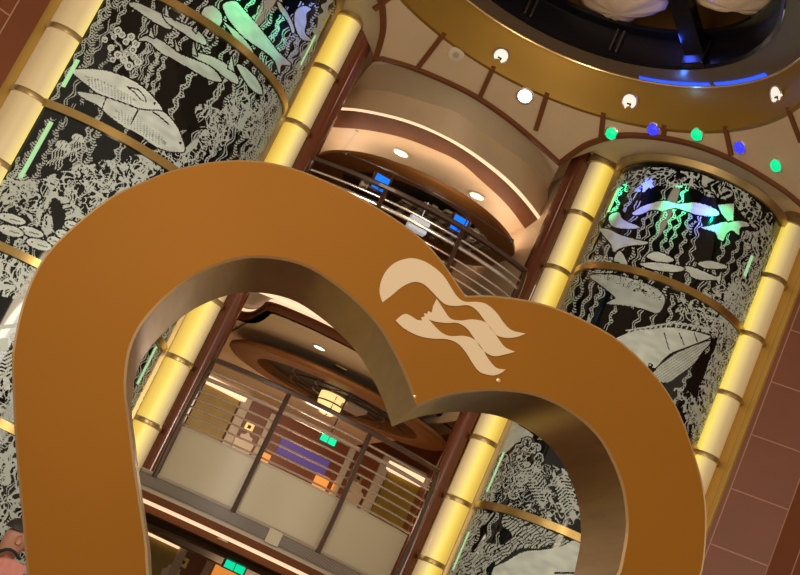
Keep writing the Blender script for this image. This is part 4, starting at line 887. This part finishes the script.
# ================================================================== HEART
hn = unit((ray(179, 603)[0], ray(179, 603)[1], 0)); hu = vec((hn[1], -hn[0], 0)); DH = 4.5; TH = .543
HO = hn*DH                                  # origin of the heart's front plane at z = 0
def on_heart(x, y): p = on_plane(x, y, HO, hn); return (float(p@hu), float(p[2]))
oL = [on_heart(*p) for p in [(465.9, 295.4), (442, 260), (422, 238), (395, 217.7), (361, 197.5), (327.5, 180.6), (293.8, 167.5), (265, 161), (240, 159.3), (215, 160.8), (190, 165), (166, 171.5), (145, 180), (118, 192), (98, 205), (67.5, 230.6), (44, 256), (29, 284), (19, 315), (13, 345), (11.5, 364), (14, 428), (18, 479), (22.5, 524), (26.6, 575)]]+[(-.2, 1.08), (.1, .60), (.36, .18)]
oR = [on_heart(*p) for p in [(465.9, 295.4), (481, 294.6), (496, 295.4), (530, 300), (563.7, 310), (597.5, 326), (620, 340), (645, 362.5), (667.5, 390), (682.5, 417.5), (695.6, 455), (703, 480.5), (707, 506), (707.3, 531), (705.5, 556), (702, 575)]]+[(1.515, 2.2), (1.46, 2.04), (1.37, 1.86), (1.19, 1.61), (.92, 1.12), (.62, .60), (.36, .18)]
iL = [on_heart(*p) for p in [(416, 407), (410, 387.5), (401.7, 368), (390.6, 345.7), (375.5, 322), (354.5, 300.4), (334, 283.6), (310.6, 268.4), (287, 260.5), (265, 257.6), (243, 258.3), (216, 266), (189, 279.6), (162, 301.5), (141.7, 325), (130.5, 348.7), (127, 370), (126, 385), (127, 401), (130, 421.7), (134.9, 462.6), (141, 503.5), (147, 544), (149, 575)]]+[(.1, 1.28), (.38, .86)]
iR = [on_heart(*p) for p in [(416, 407), (438.6, 398), (464, 392.6), (496.5, 390.6), (528.7, 394), (554.4, 403), (580, 419), (599.5, 438.3), (612.4, 460.8), (622, 486.5), (626, 512), (626, 534.8), (622, 557.3), (617, 575)]]+[(1.21, 2.13), (1.14, 2.03), (1.0, 1.82), (.88, 1.63), (.64, 1.26), (.38, .86)]
def sm2(P): 
    Q = smooth_curve([(a, b, 0) for a, b in P], 5); return [(q[0], q[1]) for q in resample(Q, 90)]
oL, oR, iL, iR = map(sm2, (oL, oR, iL, iR))
OUT = oL+oR[::-1][1:-1]; INN = iL+iR[::-1][1:-1]
def hp(p, d=0): return HO+hu*p[0]+Z3*p[1]+hn*d
def shrink(L, k):                            # offset along the plane normal of the outline
    n = len(L); out = []
    for i in range(n):
        a, b_, c = vec(L[i-1]), vec(L[i]), vec(L[(i+1) % n]); t = unit(c-a); out.append((b_[0]-t[1]*k, b_[1]+t[0]*k))
    return out
t = thing('heart_sculpture', hp((.36, .0)), 'giant open gold heart sculpture with cream wavy hair emblem, standing in front', 'sculpture')
ct = np.mean(OUT, 0)
s_o = 1 if np.linalg.norm(vec(shrink(OUT, .01)[40])-ct) < np.linalg.norm(vec(OUT[40])-ct) else -1
ci = np.array((-.05, 2.3)); s_i = 1 if np.linalg.norm(vec(shrink(INN, .01)[40])-ci) > np.linalg.norm(vec(INN[40])-ci) else -1
B_ = .008
OUTs, INNs = shrink(OUT, s_o*B_), shrink(INN, s_i*B_); k_ = len(OUT)
def ringmesh(A, Bp, name, matl, par, sm=False):
    m = MB(); m.add(A+Bp, [(i, (i+1) % k_, k_+(i+1) % k_, k_+i) for i in range(k_)]); return m.build(name, matl, par, smooth=sm, weld=False)
ringmesh([hp(p) for p in OUTs], [hp(p) for p in INNs], 'front_face', GOLDPAINT, t); ff0 = bpy.data.objects['front_face']
ringmesh([hp(p, TH) for p in INN], [hp(p, TH) for p in OUT], 'back_face', GOLDPAINT, t)
ringmesh([hp(p, B_) for p in INN], [hp(p, TH) for p in INN], 'inner_rim', RIM, t, True)
ringmesh([hp(p, B_) for p in OUT], [hp(p, TH) for p in OUT], 'outer_rim', RIM, t, True)
ringmesh([hp(p) for p in OUTs], [hp(p, B_) for p in OUT], 'edge_trim', EDGE, t)
ringmesh([hp(p) for p in INNs], [hp(p, B_) for p in INN], 'edge_trim', EDGE, t)
m = MB(); m.box(hp((.36, .10), TH/2), hu*.55, hn*.36, Z3*.10); m.build('plinth', BRASSD, t, bevel=.015)
# emblem
def zl(P): return [on_heart(360+x/3.594, 240+y/3.594) for x, y in P]
hair = [(80, 225), (70, 190), (75, 150), (95, 110), (130, 80), (180, 66), (225, 75), (265, 98), (300, 130), (325, 168), (348, 203), (375, 222), (420, 223), (455, 232), (490, 262), (515, 297), (545, 325), (595, 337), (560, 350), (520, 352), (490, 342), (465, 315), (440, 280), (415, 250), (385, 235), (345, 238), (310, 233), (285, 215), (255, 183), (225, 158), (190, 152), (150, 170), (110, 203)]
face = [(275, 212), (262, 238), (257, 262), (245, 256), (241, 266), (229, 264), (232, 275), (219, 279), (222, 290), (205, 288), (185, 275), (165, 266), (148, 272), (127, 290), (160, 320), (210, 345), (260, 355), (310, 357), (350, 372), (380, 405), (405, 445), (430, 475), (470, 487), (500, 482), (523, 466), (490, 460), (462, 430), (435, 385), (405, 355), (370, 345), (325, 346), (295, 335), (268, 310), (247, 286), (270, 294), (310, 299), (350, 299), (385, 320), (415, 362), (445, 400), (480, 418), (520, 412), (557, 402), (520, 385), (490, 345), (465, 310), (440, 292), (400, 286), (360, 290), (325, 283), (300, 250)]
def sm_sel(P, sharp):                        # smooth except at the sharp corners
    n = len(P); out = []
    for i in range(n):
        p0, p1, p2, p3 = map(vec, (P[i-1], P[i], P[(i+1) % n], P[(i+2) % n]))
        if i in sharp: p0 = p1
        if (i+1) % n in sharp: p3 = p2
        for q in range(4):
            t_ = q/4; v_ = .5*((2*p1)+(-p0+p2)*t_+(2*p0-5*p1+4*p2-p3)*t_*t_+(-p0+3*p1-3*p2+p3)*t_**3); out.append((v_[0], v_[1]))
    return out
for P, sh_ in ((hair, {0, 17}), (face, set(range(0, 10)) | {13, 24, 33, 42})):
    m = MB(); m.prism(zl(sm_sel(P, sh_)), HO-hn*.0015, hu, Z3, -hn, .002); plabel(m.build('emblem', LOGO, ff0), 'cream emblem of a profile with flowing hair')
for x, y, r_ in ((497, 505, .008), (197, 563, .005)):
    u, v = zl([(x, y)])[0]; m = MB(); m.lathe(hp((u, v))-hn*.001, [(r_, 0), (r_*.9, .003), (0, .004)], 14, axis=(hu, Z3, -hn)); plabel(m.build('screw_cap', EDGE, ff0), 'small round screw cap')

# ================================================================== PERSON
pc = on_y(15, 538, 9.2); px_, py_, pz_ = pc
t = thing('person', (px_, py_, 0), 'person in pink shirt with dark strap, half hidden behind the heart', 'person')
def skin_body(verts, edges, radii, name, matl, sub=2):
    me = bpy.data.meshes.new(name); me.from_pydata(verts, edges, []); o = bpy.data.objects.new(name, me); C.objects.link(o)
    o.parent = t; sm = o.modifiers.new('skin', 'SKIN'); sm.use_smooth_shade = True
    for i, r in enumerate(radii): me.skin_vertices[0].data[i].radius = r if isinstance(r, tuple) else (r, r)
    me.skin_vertices[0].data[0].use_root = True
    ss = o.modifiers.new('sub', 'SUBSURF'); ss.levels = sub; ss.render_levels = sub; me.materials.append(matl); return o
fd = unit((.9, .45, 0)); rt = vec((fd[1], -fd[0], 0))     # faces right and a little away
hz = pz_-.02
def P3(f, s, z): q = fd*f+rt*s; return (float(q[0]), float(q[1]), float(z))
vv = [P3(0, 0, .92), P3(.01, 0, 1.12), P3(0, 0, 1.32), P3(-.01, 0, hz-.14), P3(0, 0, hz-.05), P3(.015, 0, hz+.03), P3(.0, 0, hz+.09)]
ee = [(0, 1), (1, 2), (2, 3), (3, 4), (4, 5), (5, 6)]; rr2 = [(.15, .12), (.14, .11), (.15, .11), .058, .075, .092, .07]
for s in (-1, 1):
    b0 = len(vv); vv += [P3(0, s*.10, .84), P3(.02, s*.10, .48), P3(0, s*.10, .08), P3(.10, s*.11, .04)]; ee += [(0, b0), (b0, b0+1), (b0+1, b0+2), (b0+2, b0+3)]; rr2 += [.085, .062, .042, .04]
    b0 = len(vv); vv += [P3(-.01, s*.17, 1.34), P3(-.03, s*.21, 1.10), P3(.02, s*.22, .86), P3(.04, s*.22, .78)]; ee += [(2, b0), (b0, b0+1), (b0+1, b0+2), (b0+2, b0+3)]; rr2 += [.058, .045, .032, .030]
    for j, (df, ln) in enumerate(((.035, .075), (.012, .085), (-.012, .08), (-.032, .065), (.06, .03))):
        k0 = len(vv); vv += [P3(.04+df*.6, s*.22, .745), P3(.05+df, s*.21, .75-ln)]; ee += [(b0+3, k0), (k0, k0+1)]; rr2 += [.011, .008]
skin_body(vv, ee, rr2, 'body', SKIN)
sv = [P3(0, 0, .90), P3(.01, 0, 1.12), P3(0, 0, 1.31), P3(-.01, 0, hz-.155)]; se = [(0, 1), (1, 2), (2, 3)]; sr = [(.21, .18), (.20, .17), (.21, .165), .085]
for s in (-1, 1):
    b0 = len(sv); sv += [P3(-.01, s*.18, 1.33), P3(-.03, s*.215, 1.17)]; se += [(2, b0), (b0, b0+1)]; sr += [.10, .085]
skin_body(sv, se, sr, 'shirt', SHIRT)
pv = [P3(0, 0, .92)]; pe = []; pr = [(.165, .14)]
for s in (-1, 1):
    b0 = len(pv); pv += [P3(0, s*.10, .82), P3(.02, s*.10, .50), P3(0, s*.10, .10)]; pe += [(0, b0), (b0, b0+1), (b0+1, b0+2)]; pr += [.105, .085, .065]
skin_body(pv, pe, pr, 'trousers', NAVY)
PO = vec((px_, py_, 0)); hc = PO+vec(P3(.0, 0, hz+.05))
m = MB()
vs = []; fs = []; n1, n2 = 14, 24
for i in range(n1+1):
    ph_ = math.pi*i/n1*.44
    for j in range(n2):
        th = 2*math.pi*j/n2; lowcut = 1
        d_ = fd*math.cos(th)*math.sin(ph_)*.088+rt*math.sin(th)*math.sin(ph_)*.080+Z3*math.cos(ph_)*.098
        d_ = d_ - fd*.004 + (Z3*.03*max(0, math.cos(th))*(i/n1)); vs.append(hc+d_)
fs = [(i*n2+j, i*n2+(j+1) % n2, (i+1)*n2+(j+1) % n2, (i+1)*n2+j) for i in range(n1) for j in range(n2)]
m.add(vs, fs); o = m.build('hair', HAIR, t, smooth=True)
for s in (-1, 1):
    m = MB(); ec = hc+rt*s*.088-Z3*.03; m.lathe(ec, [(0, .0), (.018, .004), (.028, .012), (.030, .004), (.022, -.006)], 16, axis=(fd*.7+Z3*.0, Z3*1.1, rt*s)); m.build('ear', SKIN, t, smooth=True)
    m = MB(); m.lathe(hc+fd*.086+rt*s*.032-Z3*.015, [(0, .008), (.008, .004), (.011, -.004)], 10, axis=(rt, Z3, fd)); m.build('eye', NAVY, t, smooth=True)
m = MB(); m.tube([hc+fd*.092-Z3*.0, hc+fd*.118-Z3*.035, hc+fd*.098-Z3*.05], [.010, .014, .008], 8); m.build('nose', SKIN, t, smooth=True)
m = MB(); m.tube([hc+fd*.092+rt*.022-Z3*.078, hc+fd*.100-Z3*.076, hc+fd*.092-rt*.022-Z3*.078], .006, 6); m.build('mouth', SHIRT, t, smooth=True)
m = MB(); st_ = [PO+vec(P3(.06, .11, 1.42)), PO+vec(P3(-.05, .11, 1.44)), PO+vec(P3(-.155, .0, 1.25)), PO+vec(P3(-.14, -.14, 1.0))]
m.tube(smooth_curve(st_, 5), .012, 6); plabel(m.build('strap', NAVY, t, smooth=True), 'dark bag strap')
